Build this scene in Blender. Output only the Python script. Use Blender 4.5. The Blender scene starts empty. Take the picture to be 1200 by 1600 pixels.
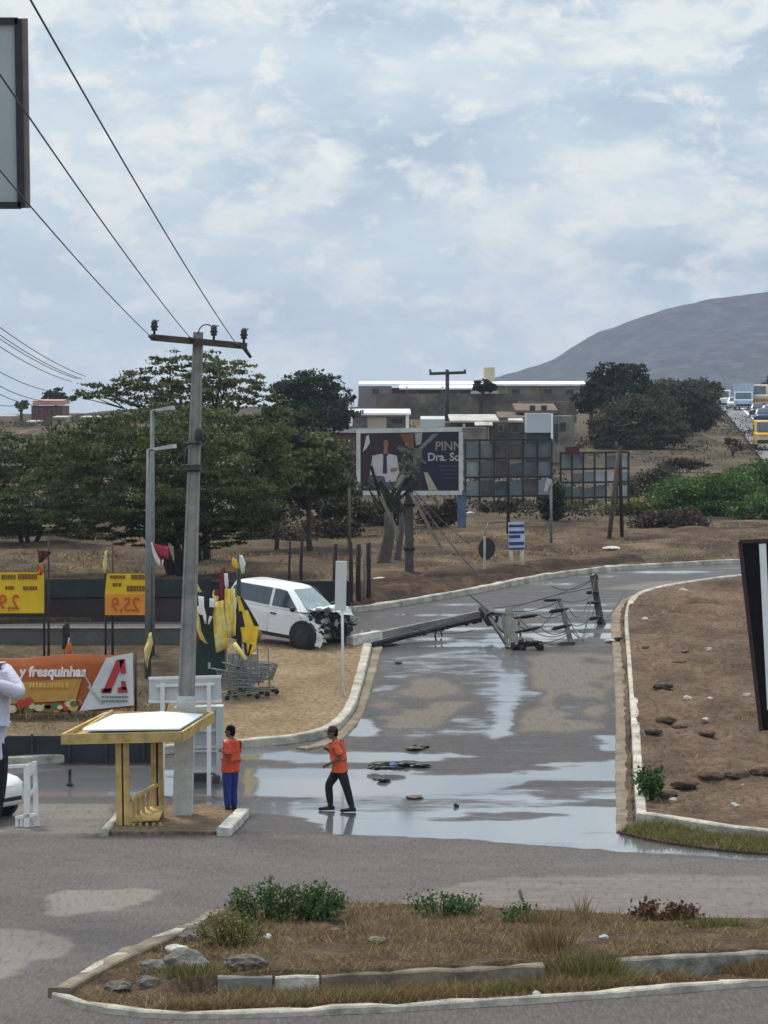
import bpy, bmesh, math, random
import numpy as np
from mathutils import Vector, Matrix
from mathutils.geometry import delaunay_2d_cdt
random.seed(7); rng = np.random.default_rng(11)
scene = bpy.context.scene
col = scene.collection

# ------------------------------------------------------------------ camera
F, CX, HZ, CH = 5000.0, 600.0, 620.0, 8.4      # focal length in photo pixels, horizon row, camera height
cam_data = bpy.data.cameras.new("camera")
cam = bpy.data.objects.new("camera", cam_data); col.objects.link(cam)
cam.location = (0, 0, CH); cam.rotation_euler = (math.radians(90), 0, 0)
cam_data.sensor_fit = 'VERTICAL'; cam_data.sensor_height = 36; cam_data.lens = F/1600*36
cam_data.shift_y = -(800-HZ)/1600
cam_data.clip_start = 0.5; cam_data.clip_end = 12000
scene.camera = cam
# ------------------------------------------------------------------ sky and sun
SUN_EL, SUN_AZ = 62.0, -28.0
world = bpy.data.worlds.new("World"); scene.world = world; world.use_nodes = True
nt = world.node_tree; nt.nodes.clear()
def N(t, tree, **kw):
    n = tree.nodes.new(t)
    for k, v in kw.items(): setattr(n, k, v)
    return n
def build_world():
    L = nt.links.new
    out = N('ShaderNodeOutputWorld', nt); bg = N('ShaderNodeBackground', nt)
    bg.inputs['Strength'].default_value = 0.1
    L(bg.outputs[0], out.inputs[0])
    sky = N('ShaderNodeTexSky', nt, sky_type='NISHITA', sun_disc=False)
    sky.sun_elevation = math.radians(SUN_EL); sky.sun_rotation = math.radians(SUN_AZ)
    sky.air_density = 1.0; sky.dust_density = 2.0
    tc = N('ShaderNodeTexCoord', nt)
    def noise(sc, scale, detail, rough, off):
        mp = N('ShaderNodeMapping', nt); mp.inputs['Scale'].default_value = sc; mp.inputs['Location'].default_value = off
        L(tc.outputs['Generated'], mp.inputs['Vector'])
        n = N('ShaderNodeTexNoise', nt); n.inputs['Scale'].default_value = scale
        n.inputs['Detail'].default_value = detail; n.inputs['Roughness'].default_value = rough
        n.inputs['Distortion'].default_value = 0.25
        L(mp.outputs[0], n.inputs['Vector']); return n.outputs['Fac']
    def ramp(fac, stops):
        r = N('ShaderNodeValToRGB', nt); e = r.color_ramp.elements
        while len(e) < len(stops): e.new(0.5)
        for el, (p, c) in zip(e, stops): el.position = p; el.color = (*c, 1)
        L(fac, r.inputs[0]); return r.outputs[0]
    def mix(a, b, f, mode='MIX'):
        m = N('ShaderNodeMix', nt, data_type='RGBA', blend_type=mode)
        if isinstance(f, (int, float)): m.inputs[0].default_value = f
        else: L(f, m.inputs[0])
        for s, v in ((6, a), (7, b)):
            if isinstance(v, tuple): m.inputs[s].default_value = (*v, 1)
            else: L(v, m.inputs[s])
        return m.outputs[2]
    big = noise((1, 1, 2.6), 11.0, 6, .58, (3.1, 1.7, .45))
    mid = noise((1, 1, 2.0), 29.0, 9, .60, (0.3, 5.2, 2.2))
    fine = noise((1, 1, 1.7), 66.0, 7, .62, (7.3, 2.2, 1.2))
    base = ramp(big, [(.33, (3.7, 4.65, 5.9)), (.46, (4.5, 5.55, 6.7)), (.62, (5.9, 6.85, 7.5))])
    puff = ramp(mid, [(.46, (0, 0, 0)), (.53, (.40, .40, .40)), (.62, (1, 1, 1))])
    c = mix(base, (7.3, 7.8, 7.7), puff)
    wisp = ramp(fine, [(.53, (0, 0, 0)), (.67, (.7, .7, .7))])
    c = mix(c, (8.6, 8.6, 8.1), wisp)
    sep = N('ShaderNodeSeparateXYZ', nt); L(tc.outputs['Generated'], sep.inputs[0])
    # near the horizon the deck thins to even haze
    hz = N('ShaderNodeMapRange', nt); L(sep.outputs['Z'], hz.inputs[0])
    hz.inputs[1].default_value = -.01; hz.inputs[2].default_value = .06; hz.inputs[3].default_value = .6; hz.inputs[4].default_value = 0
    c = mix(c, (5.8, 6.8, 7.6), hz.outputs[0])
    # overcast skies are brighter towards the zenith
    mr = N('ShaderNodeMapRange', nt); L(sep.outputs['Z'], mr.inputs[0])
    mr.inputs[1].default_value = 0.12; mr.inputs[2].default_value = 1; mr.inputs[3].default_value = 1; mr.inputs[4].default_value = 1.7
    vm = N('ShaderNodeVectorMath', nt, operation='SCALE'); L(c, vm.inputs[0]); L(mr.outputs[0], vm.inputs['Scale'])
    fin = mix(sky.outputs[0], vm.outputs[0], .93)
    L(fin, bg.inputs['Color'])
build_world()
sd = bpy.data.lights.new("sun", 'SUN'); sd.energy = 2.5; sd.angle = math.radians(11); sd.color = (1, .88, .72)
sun = bpy.data.objects.new("sun", sd); col.objects.link(sun)
_e, _a = math.radians(SUN_EL), math.radians(SUN_AZ)
sdir = Vector((math.sin(_a)*math.cos(_e), math.cos(_a)*math.cos(_e), math.sin(_e)))
sun.rotation_euler = sdir.to_track_quat('Z', 'Y').to_euler(); sun.location = (0, 60, 80)
scene.view_settings.view_transform = 'Standard'; scene.view_settings.look = 'None'
scene.view_settings.exposure = 0.22; scene.view_settings.gamma = 1.0
scene.cycles.max_bounces = 6; scene.cycles.transparent_max_bounces = 12; scene.cycles.volume_bounces = 0
scene.cycles.use_denoising = True

# ------------------------------------------------------------------ terrain function and photo-to-place helpers
ZP = [(0, 0), (60.5, 0), (66, .14), (68, .30), (83, 1.9), (86, 2.08), (104, 2.74), (135, 2.74), (400, 6.8), (425, 6.8), (620, 0), (1200, -38), (5000, -40)]
ZX = np.array([p[0] for p in ZP], float); ZY = np.array([p[1] for p in ZP], float)
def zfa(x, y):
    x = np.asarray(x, float); y = np.asarray(y, float)
    z = np.interp(y, ZX, ZY)
    z = z + 1.5*np.exp(-((x-8)/16)**2-((y-305)/60)**2)
    t = np.clip((-x-28)/10, 0, 1); z = z - .9*t*np.clip((y-250)/100, 0, 1)
    return z
def zf(x, y): return float(zfa(x, y))
def P(px, py, d): return Vector(((px-CX)*d/F, d, CH+(HZ-py)*d/F))
def B(px, d, dz=0.0):
    x = (px-CX)*d/F; return Vector((x, d, zf(x, d)+dz))
def G(px, py, dz=0.0):
    d = 25.0
    while d < 620:
        x = (px-CX)*d/F
        if HZ+F*(CH-zf(x, d)-dz)/d <= py: break
        d += .05
    return Vector((x, d, zf(x, d)+dz))
def fbm(x, y, scale, octv=4, seed=0):
    x = np.asarray(x, float)/scale; y = np.asarray(y, float)/scale
    out = np.zeros(np.broadcast(x, y).shape); amp = 1; tot = 0
    for o in range(octv):
        xi = np.floor(x).astype(np.int64); yi = np.floor(y).astype(np.int64); fx = x-xi; fy = y-yi
        fx = fx*fx*(3-2*fx); fy = fy*fy*(3-2*fy)
        def h(a, b):
            v = (a*374761393 + b*668265263 + (seed+o*17)*1442695041) & 0xffffffff
            v = ((v ^ (v >> 13))*1274126177) & 0xffffffff
            return ((v ^ (v >> 16)) & 0xffff)/65535.0
        out += amp*((h(xi, yi)*(1-fx)+h(xi+1, yi)*fx)*(1-fy)+(h(xi, yi+1)*(1-fx)+h(xi+1, yi+1)*fx)*fy)
        tot += amp; amp *= .5; x = x*2.03+11.3; y = y*2.03+4.7
    return out/tot

# ------------------------------------------------------------------ materials
def M(name, c, rough=.75, var=.22, scale=3.0, bump=0.0, metal=0.0, c2=None, stretch=(1, 1, 1), world_co=False, spec=.4, bscale=None):
    m = bpy.data.materials.new(name); m.use_nodes = True; t = m.node_tree; b = t.nodes['Principled BSDF']; L = t.links.new
    b.inputs['Roughness'].default_value = rough; b.inputs['Metallic'].default_value = metal; b.inputs['Specular IOR Level'].default_value = spec
    if world_co: src = N('ShaderNodeNewGeometry', t).outputs['Position']
    else: src = N('ShaderNodeTexCoord', t).outputs['Object']
    mp = N('ShaderNodeMapping', t); mp.inputs['Scale'].default_value = stretch; L(src, mp.inputs[0])
    n1 = N('ShaderNodeTexNoise', t); n1.inputs['Scale'].default_value = scale; n1.inputs['Detail'].default_value = 8; n1.inputs['Roughness'].default_value = .62
    L(mp.outputs[0], n1.inputs['Vector'])
    r = N('ShaderNodeValToRGB', t); e = r.color_ramp.elements
    c2 = c2 or tuple(v*(1+var) for v in c); c1 = tuple(v*(1-var) for v in c)
    e[0].position = .33; e[0].color = (*c1, 1); e[1].position = .68; e[1].color = (*c2, 1)
    L(n1.outputs['Fac'], r.inputs[0]); L(r.outputs[0], b.inputs['Base Color'])
    if bump:
        n2 = N('ShaderNodeTexNoise', t); n2.inputs['Scale'].default_value = bscale or scale*6; n2.inputs['Detail'].default_value = 5
        L(mp.outputs[0], n2.inputs['Vector'])
        bm_ = N('ShaderNodeBump', t); bm_.inputs['Strength'].default_value = bump; bm_.inputs['Distance'].default_value = .05
        L(n2.outputs['Fac'], bm_.inputs['Height']); L(bm_.outputs[0], b.inputs['Normal'])
    return m
def MLEAF(name, dark, light, trans=.25):
    m = bpy.data.materials.new(name); m.use_nodes = True; t = m.node_tree; L = t.links.new; b = t.nodes['Principled BSDF']
    at = N('ShaderNodeAttribute', t); at.attribute_name = 'tone'
    r = N('ShaderNodeValToRGB', t); e = r.color_ramp.elements
    e[0].color = (*dark, 1); e[1].color = (*light, 1); L(at.outputs['Fac'], r.inputs[0])
    L(r.outputs[0], b.inputs['Base Color']); b.inputs['Roughness'].default_value = .6; b.inputs['Specular IOR Level'].default_value = .2
    tr = N('ShaderNodeBsdfTranslucent', t); L(r.outputs[0], tr.inputs[0])
    mx = N('ShaderNodeMixShader', t); mx.inputs[0].default_value = trans
    L(b.outputs[0], mx.inputs[1]); L(tr.outputs[0], mx.inputs[2]); L(mx.outputs[0], t.nodes['Material Output'].inputs[0])
    return m
m_white = M('white_paint', (.72, .73, .74), .5, .10, 4, .15)
m_dirtywhite = M('chalky_white_paint', (.50, .48, .44), .8, .35, 5, .4)
m_kerb = M('limewashed_kerb', (.40, .375, .32), .85, .45, 2.2, .6, world_co=True)
m_gutter = M('gutter_concrete', (.19, .155, .112), .85, .45, 1.8, .6, world_co=True)
m_concrete = M('concrete', (.185, .18, .17), .85, .22, 4, .35)
m_concrete_l = M('pale_concrete', (.36, .355, .34), .85, .18, 4, .3)
m_concdark = M('sooty_concrete', (.115, .112, .105), .9, .35, 3, .4)
m_black = M('black_plastic', (.012, .012, .014), .5, .4, 6)
m_dark = M('dark_iron', (.03, .031, .035), .55, .4, 6)
m_rubber = M('rubber', (.018, .018, .02), .8, .3, 8)
m_rim = M('rim_metal', (.10, .10, .11), .4, .3, 8, metal=.6)
m_carwhite = M('white_car_paint', (.74, .76, .77), .22, .05, 2, spec=.6)
m_glass = M('car_glass', (.035, .05, .075), .06, .3, 2, spec=.8)
m_screen = M('windscreen_glass', (.22, .29, .30), .1, .25, 5, spec=.8)
m_wood = M('weathered_wood', (.10, .075, .055), .9, .4, 5, .4, stretch=(4, 4, .6))
m_wooddark = M('charred_wood', (.022, .018, .016), .9, .4, 5, .4)
m_bark = M('bark', (.045, .036, .03), .9, .4, 6, .5, stretch=(3, 3, .8))
m_barkgrey = M('grey_bark', (.085, .075, .066), .9, .35, 6, .5, stretch=(3, 3, .6))
m_yellow = M('ochre_shelter_paint', (.46, .32, .115), .65, .34, 3.5, .3)
m_roofsheet = M('pale_roof_sheet', (.66, .77, .84), .45, .10, 3)
m_red = M('red_paint', (.42, .035, .03), .6, .2, 5)
m_skin = M('skin', (.15, .075, .05), .6, .08, 9)
m_shirt_o = M('orange_cotton', (.56, .075, .03), .85, .22, 9, .9, bscale=9)
m_jeans = M('blue_work_trousers', (.018, .03, .19), .85, .3, 12, .3)
m_blackcloth = M('black_cloth', (.01, .01, .012), .9, .3, 12, .3)
m_whitecloth = M('white_cotton', (.62, .61, .72), .85, .08, 10, .3)
m_hair = M('dark_hair', (.006, .005, .0045), .95, .3, 20, spec=.05)
m_boot = M('boots', (.014, .013, .013), .7, .3, 10)
m_wire = M('cable', (.07, .075, .09), .6, .1, 5)
m_rock = M('rough_stone', (.17, .16, .145), .9, .45, 3.5, .7)
m_rockdark = M('dark_stone', (.13, .115, .10), .9, .4, 4, .7)
m_lamp = M('lamp_grey', (.40, .42, .43), .5, .1, 5)
m_polegrey = M('galvanised_steel', (.16, .175, .18), .5, .2, 5, metal=.2)
lf_mes = MLEAF('mesquite_leaves', (.010, .018, .006), (.12, .158, .052))
lf_mes2 = MLEAF('pale_mesquite_leaves', (.026, .036, .014), (.15, .175, .07))  # paler, yellower leaf colour than the dense mesquites have
lf_dark = MLEAF('dark_green_leaves', (.010, .02, .012), (.042, .064, .030))
lf_grey = MLEAF('dusty_scrub_leaves', (.020, .023, .015), (.105, .105, .062))
lf_green = MLEAF('bright_green_leaves', (.014, .045, .010), (.10, .20, .045))
lf_weed = MLEAF('weed_leaves', (.022, .05, .016), (.125, .20, .06))
lf_dry = MLEAF('dry_grass_blades', (.11, .072, .032), (.33, .235, .11), .15)
lf_drydark = MLEAF('dead_scrub_twigs', (.03, .022, .017), (.095, .07, .048), .1)
lf_olive = MLEAF('half_dry_grass', (.065, .07, .017), (.24, .225, .07), .2)

# ------------------------------------------------------------------ object helpers
def tag(o, label=None, cat=None, group=None, kind=None):
    if label: o['label'] = label
    if cat: o['category'] = cat
    if group: o['group'] = group
    if kind: o['kind'] = kind
    return o
def thing(name, loc, label, cat, group=None, rz=0.0):
    o = bpy.data.objects.new(name, None); col.objects.link(o); o.empty_display_size = .3
    o.location = loc; o.rotation_euler = (0, 0, rz)
    return tag(o, label, cat, group)
def worldoff(p):
    v = Vector((0, 0, 0))
    while p is not None: v += Vector(p.location); p = p.parent
    return v
def link(name, me, mat, parent=None, smooth=False):
    o = bpy.data.objects.new(name, me); col.objects.link(o)
    for mm in (mat if isinstance(mat, (list, tuple)) else [mat]): me.materials.append(mm)
    if smooth: me.polygons.foreach_set('use_smooth', [True]*len(me.polygons))
    if parent is not None: o.parent = parent
    return o
class MB:
    def __init__(s): s.v = []; s.f = []; s.mi = []
    def add(s, vs, fs, mi=0):
        k = len(s.v); s.v += [tuple(v) for v in vs]; s.f += [tuple(i+k for i in f) for f in fs]; s.mi += [mi]*len(fs); return s
    def box(s, c, size, rz=0, rot=None, mi=0, bev=0.0):
        hx, hy, hz = size[0]/2, size[1]/2, size[2]/2
        R = rot if rot is not None else Matrix.Rotation(rz, 3, 'Z')
        c = Vector(c)
        if bev <= 0:
            vs = [c+R@Vector((x, y, z)) for x in (-hx, hx) for y in (-hy, hy) for z in (-hz, hz)]
            return s.add(vs, [(0, 1, 3, 2), (4, 6, 7, 5), (0, 4, 5, 1), (2, 3, 7, 6), (0, 2, 6, 4), (1, 5, 7, 3)], mi)
        b = bmesh.new(); bmesh.ops.create_cube(b, size=1, matrix=Matrix.Diagonal((size[0], size[1], size[2], 1)))
        bmesh.ops.bevel(b, geom=b.edges[:], offset=bev, segments=2, affect='EDGES', profile=.5)
        b.verts.ensure_lookup_table()
        vs = [c+R@v.co for v in b.verts]; fs = [[v.index for v in f.verts] for f in b.faces]; b.free()
        return s.add(vs, fs, mi)
    def tube(s, pts, rad, n=8, mi=0, caps=True):
        pts = [Vector(p) for p in pts]
        rad = [rad]*len(pts) if isinstance(rad, (int, float)) else rad
        vs = []; fs = []
        prev = None
        for i, p in enumerate(pts):
            d = (pts[min(i+1, len(pts)-1)]-pts[max(i-1, 0)])
            d = d.normalized() if d.length > 1e-9 else Vector((0, 0, 1))
            if prev is None: a = d.orthogonal().normalized()
            else:
                a = prev-d*prev.dot(d); a = a.normalized() if a.length > 1e-6 else d.orthogonal().normalized()
            prev = a; bb = d.cross(a)
            for k in range(n):
                t = 2*math.pi*k/n; vs.append(p+(a*math.cos(t)+bb*math.sin(t))*rad[i])
        for i in range(len(pts)-1):
            for k in range(n):
                fs.append((i*n+k, i*n+(k+1) % n, (i+1)*n+(k+1) % n, (i+1)*n+k))
        if caps: fs.append(tuple(range(n-1, -1, -1))); fs.append(tuple((len(pts)-1)*n+k for k in range(n)))
        return s.add(vs, fs, mi)
    def beam(s, p0, p1, w0, w1, h0=None, h1=None, up=Vector((0, 0, 1)), mi=0):
        p0 = Vector(p0); p1 = Vector(p1); d = (p1-p0).normalized()
        if abs(d.dot(up)) > .95: up = Vector((0, 1, 0))
        a = d.cross(up).normalized(); b = a.cross(d).normalized(); h0 = h0 or w0; h1 = h1 or w1
        vs = []
        for p, w, h in ((p0, w0, h0), (p1, w1, h1)):
            for sx, sz in ((-1, -1), (1, -1), (1, 1), (-1, 1)): vs.append(p+a*sx*w/2+b*sz*h/2)
        return s.add(vs, [(0, 1, 2, 3), (7, 6, 5, 4), (0, 4, 5, 1), (1, 5, 6, 2), (2, 6, 7, 3), (3, 7, 4, 0)], mi)
    def prism(s, pts, ext, mi=0):
        n = len(pts); ext = Vector(ext); vs = [Vector(p) for p in pts]; vs += [v+ext for v in vs]
        fs = [tuple(range(n-1, -1, -1)), tuple(range(n, 2*n))]+[(i, (i+1) % n, n+(i+1) % n, n+i) for i in range(n)]
        return s.add(vs, fs, mi)
    def lathe(s, base, prof, n=14, axis=Vector((0, 0, 1)), mi=0):
        axis = Vector(axis).normalized(); a = axis.orthogonal().normalized(); b = axis.cross(a); base = Vector(base); vs = []; fs = []
        for r, h in prof:
            for k in range(n):
                t = 2*math.pi*k/n; vs.append(base+axis*h+(a*math.cos(t)+b*math.sin(t))*r)
        for i in range(len(prof)-1):
            for k in range(n): fs.append((i*n+k, i*n+(k+1) % n, (i+1)*n+(k+1) % n, (i+1)*n+k))
        fs.append(tuple(range(n-1, -1, -1))); fs.append(tuple((len(prof)-1)*n+k for k in range(n)))
        return s.add(vs, fs, mi)
    def ball(s, c, r, seed=None, rough=0.0, sub=2, mi=0, lump=0.0):
        b = bmesh.new(); bmesh.ops.create_icosphere(b, subdivisions=sub, radius=1); c = Vector(c)
        rr = random.Random(seed)
        ph = [Vector((rr.uniform(-1, 1), rr.uniform(-1, 1), rr.uniform(-1, 1))).normalized() for _ in range(9)]
        cut = [rr.uniform(.62, .95) for _ in range(9)]
        for v in b.verts:
            if rough:
                for a, k in zip(ph, cut):
                    dd = v.co.dot(a); kk = 1-(1-k)*rough
                    if dd > kk: v.co -= a*(dd-kk)
        if lump:
            for v in b.verts:
                q = v.co*2.1+Vector((seed or 0, 3, 7)); k = float(fbm(q.x+q.z*.7, q.y+q.z*.6, .55, 4, 5))-.5
                v.co *= 1+lump*2*k
        vs = [c+Vector((v.co.x*r[0], v.co.y*r[1], v.co.z*r[2])) for v in b.verts]
        fs = [[v.index for v in f.verts] for f in b.faces]; b.free()
        return s.add(vs, fs, mi)
    def build(s, name, mat, parent=None, smooth=False, local=False, recalc=True):
        me = bpy.data.meshes.new(name)
        off = worldoff(parent) if (parent is not None and not local) else Vector((0, 0, 0))
        me.from_pydata([(v[0]-off.x, v[1]-off.y, v[2]-off.z) for v in s.v], [], s.f)
        if recalc:
            b = bmesh.new(); b.from_mesh(me); bmesh.ops.recalc_face_normals(b, faces=b.faces[:]); b.to_mesh(me); b.free()
        me.polygons.foreach_set('material_index', s.mi); me.update()
        return link(name, me, mat, parent, smooth)
def rebase(o):
    """a thing that is one mesh: move its origin to the middle of its underside"""
    me = o.data; n = len(me.vertices); a = np.zeros(n*3); me.vertices.foreach_get('co', a); a = a.reshape(-1, 3)
    c = np.array([(a[:, 0].min()+a[:, 0].max())/2, (a[:, 1].min()+a[:, 1].max())/2, a[:, 2].min()])
    me.vertices.foreach_set('co', (a-c).ravel()); me.update(); o.location = Vector(o.location)+Vector(c); return o
def copy_tree(o, parent=None):
    kids = list(o.children)
    c = o.copy(); col.objects.link(c); c.parent = parent
    for k in kids: copy_tree(k, c)
    return c
def poly_mesh(verts, quads, tones=None):
    """fast mesh from numpy arrays; every face has the same corner count"""
    me = bpy.data.meshes.new('leaves'); nv = len(verts); nf, k = quads.shape
    me.vertices.add(nv); me.vertices.foreach_set('co', np.asarray(verts, np.float32).ravel())
    me.loops.add(nf*k); me.loops.foreach_set('vertex_index', quads.astype(np.int32).ravel())
    me.polygons.add(nf); me.polygons.foreach_set('loop_start', np.arange(0, nf*k, k, dtype=np.int32))
    me.polygons.foreach_set('loop_total', np.full(nf, k, dtype=np.int32))
    me.update(calc_edges=True)
    if tones is not None:
        at = me.attributes.new('tone', 'FLOAT', 'FACE'); at.data.foreach_set('value', np.asarray(tones, np.float32))
    return me
def leaf_quads(c, size, tones, droop=.0, aspect=.5):
    n = len(c); a = rng.normal(size=(n, 3)); a[:, 2] -= droop; a /= np.linalg.norm(a, axis=1)[:, None]
    b = rng.normal(size=(n, 3)); b -= a*(a*b).sum(1)[:, None]; b /= np.linalg.norm(b, axis=1)[:, None]
    s = size*rng.uniform(.55, 1.3, n)[:, None]
    v = np.stack([c-a*s*.5, c+b*s*aspect*.5, c+a*s*.5, c-b*s*aspect*.5], 1).reshape(-1, 3)
    return poly_mesh(v, np.arange(4*n).reshape(-1, 4), tones)
def crown_points(blobs, n, cl=26, spread=.13, flat=.55, shell=.55):
    """leaf positions gathered in sprays through the volume of each blob"""
    vol = np.array([b[3]*b[4]*b[5] for b in blobs])**.7; cnt = np.maximum(1, (n/cl*vol/vol.sum())).astype(int)
    pts = []; tones = []
    for bl, k in zip(blobs, cnt):
        c = np.array(bl[:3]); r = np.array(bl[3:6])
        d = rng.normal(size=(k, 3)); d /= np.linalg.norm(d, axis=1)[:, None]
        rad = shell+(1.06-shell)*rng.random(k)**.6
        cc = d*rad[:, None]
        tn = rng.uniform(.1, .9, k)
        q = cc[:, None, :]+rng.normal(size=(k, cl, 3))*np.array([spread, spread, spread*flat])
        pts.append((c+q*r).reshape(-1, 3)); tones.append(np.clip(tn[:, None]+rng.normal(size=(k, cl))*.18, 0, 1).ravel())
    return np.concatenate(pts), np.concatenate(tones)
def limb(a, b, bend=.15, n=5, rr=None):
    a = Vector(a); b = Vector(b); L = (b-a).length; R = rr or random
    j = Vector((R.uniform(-1, 1), R.uniform(-1, 1), R.uniform(-.2, .6)))*L*bend
    return [a.lerp(b, t)+j*math.sin(math.pi*t) for t in [i/(n-1) for i in range(n)]]
def tree(name, label, cat, base, blobs, leaf, size, n, tr=.2, group=None, bark=None, stems=1, cl=26, spread=.13, flat=.55, shell=.55, aspect=.5, lean=0.0):
    """blobs are (dx, dy, dz, rx, ry, rz) about the base"""
    base = Vector(base); t = thing(name, base, label, cat, group)
    pts, tones = crown_points(blobs, n, cl, spread, flat, shell)
    pts[:, 2] = np.maximum(pts[:, 2], .05)
    me = leaf_quads(pts, size, tones, .2, aspect); me.name = 'crown'; link('crown', me, leaf, t)
    mb = MB(); rr = random.Random(hash(label) % 1000 if False else len(label)*7+int(base.y))
    low = min(b[2]-b[5] for b in blobs); fork = max(.35, low+.35*abs(min(b[5] for b in blobs)))
    tops = []
    for k in range(stems):
        a = 2*math.pi*k/max(1, stems)+.4; o = Vector((math.cos(a), math.sin(a), 0))*(.0 if stems == 1 else tr*1.1)
        top = o*(1 if stems == 1 else 4.5)+Vector((lean, 0, fork))
        mb.tube(limb(o-Vector((0, 0, .15)), top, .06, 4, rr), [tr*1.25, tr, tr*.85, tr*.7], 7); tops.append((top, tr*.7))
    for i, b in enumerate(blobs):
        tp, r = tops[i % len(tops)]
        c = Vector(b[:3]); mb.tube(limb(tp-Vector((0, 0, .1)), c, .14, 5, rr), [r*.75, r*.6, r*.45, r*.3, r*.12], 6)
        for q in range(3):
            e = c+Vector((rr.uniform(-.8, .8)*b[3], rr.uniform(-.8, .8)*b[4], rr.uniform(-.3, .8)*b[5]))
            mb.tube(limb(tp.lerp(c, .6), e, .12, 4, rr), [r*.32, r*.24, r*.16, r*.06], 5)
    mb.build('trunk', bark or m_bark, t, True, local=True)
    return t
def text_mesh(txt, size, matrix, extr=.004, shear=0.0, bold=0.0):
    cu = bpy.data.curves.new('lettering', 'FONT'); cu.body = txt; cu.size = size; cu.extrude = extr; cu.align_x = 'CENTER'; cu.align_y = 'CENTER'
    cu.shear = shear; cu.offset = bold; cu.resolution_u = 3
    ob = bpy.data.objects.new('lettering', cu); col.objects.link(ob); bpy.context.view_layer.update()
    me = bpy.data.meshes.new_from_object(ob.evaluated_get(bpy.context.evaluated_depsgraph_get()))
    bpy.data.objects.remove(ob); me.transform(matrix); me.materials.clear(); return me
def facing(origin, mirror=False, sx=1.0, yaw=0.0):
    """lettering plane that faces -Y (towards the road), upright"""
    return Matrix.Translation(origin) @ Matrix.Rotation(yaw, 4, 'Z') @ Matrix.Rotation(math.radians(90), 4, 'X') @ Matrix.Diagonal((-sx if mirror else sx, 1, 1, 1))
def wire(name, label, p0, p1, sag, r, group=None, cat='cable', n=24):
    p0 = Vector(p0); p1 = Vector(p1)
    pts = [p0.lerp(p1, i/n)-Vector((0, 0, sag*4*(i/n)*(1-i/n))) for i in range(n+1)]
    return tag(rebase(MB().tube(pts, r, 5).build(name, m_wire, None, True)), label, cat, group)
# ------------------------------------------------------------------ ground, road, lots
def inpoly(px, py, poly):
    r = np.zeros(px.shape, bool); n = len(poly); j = n-1
    for i in range(n):
        xi, yi = poly[i]; xj, yj = poly[j]
        with np.errstate(divide='ignore', invalid='ignore'):
            c = ((yi > py) != (yj > py)) & (px < (xj-xi)*(py-yi)/(yj-yi+1e-12)+xi)
        r ^= c; j = i
    return r
def grid_mesh(X, Y, Z):
    ny, nx = X.shape; v = np.stack([X, Y, Z], -1).reshape(-1, 3)
    i = np.arange(nx*ny).reshape(ny, nx)
    q = np.stack([i[:-1, :-1], i[:-1, 1:], i[1:, 1:], i[1:, :-1]], -1).reshape(-1, 4)
    return poly_mesh(v, q)
def set_attr(me, name, a):
    at = me.attributes.new(name, 'FLOAT', 'POINT'); at.data.foreach_set('value', np.asarray(a, np.float32).ravel())

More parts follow.
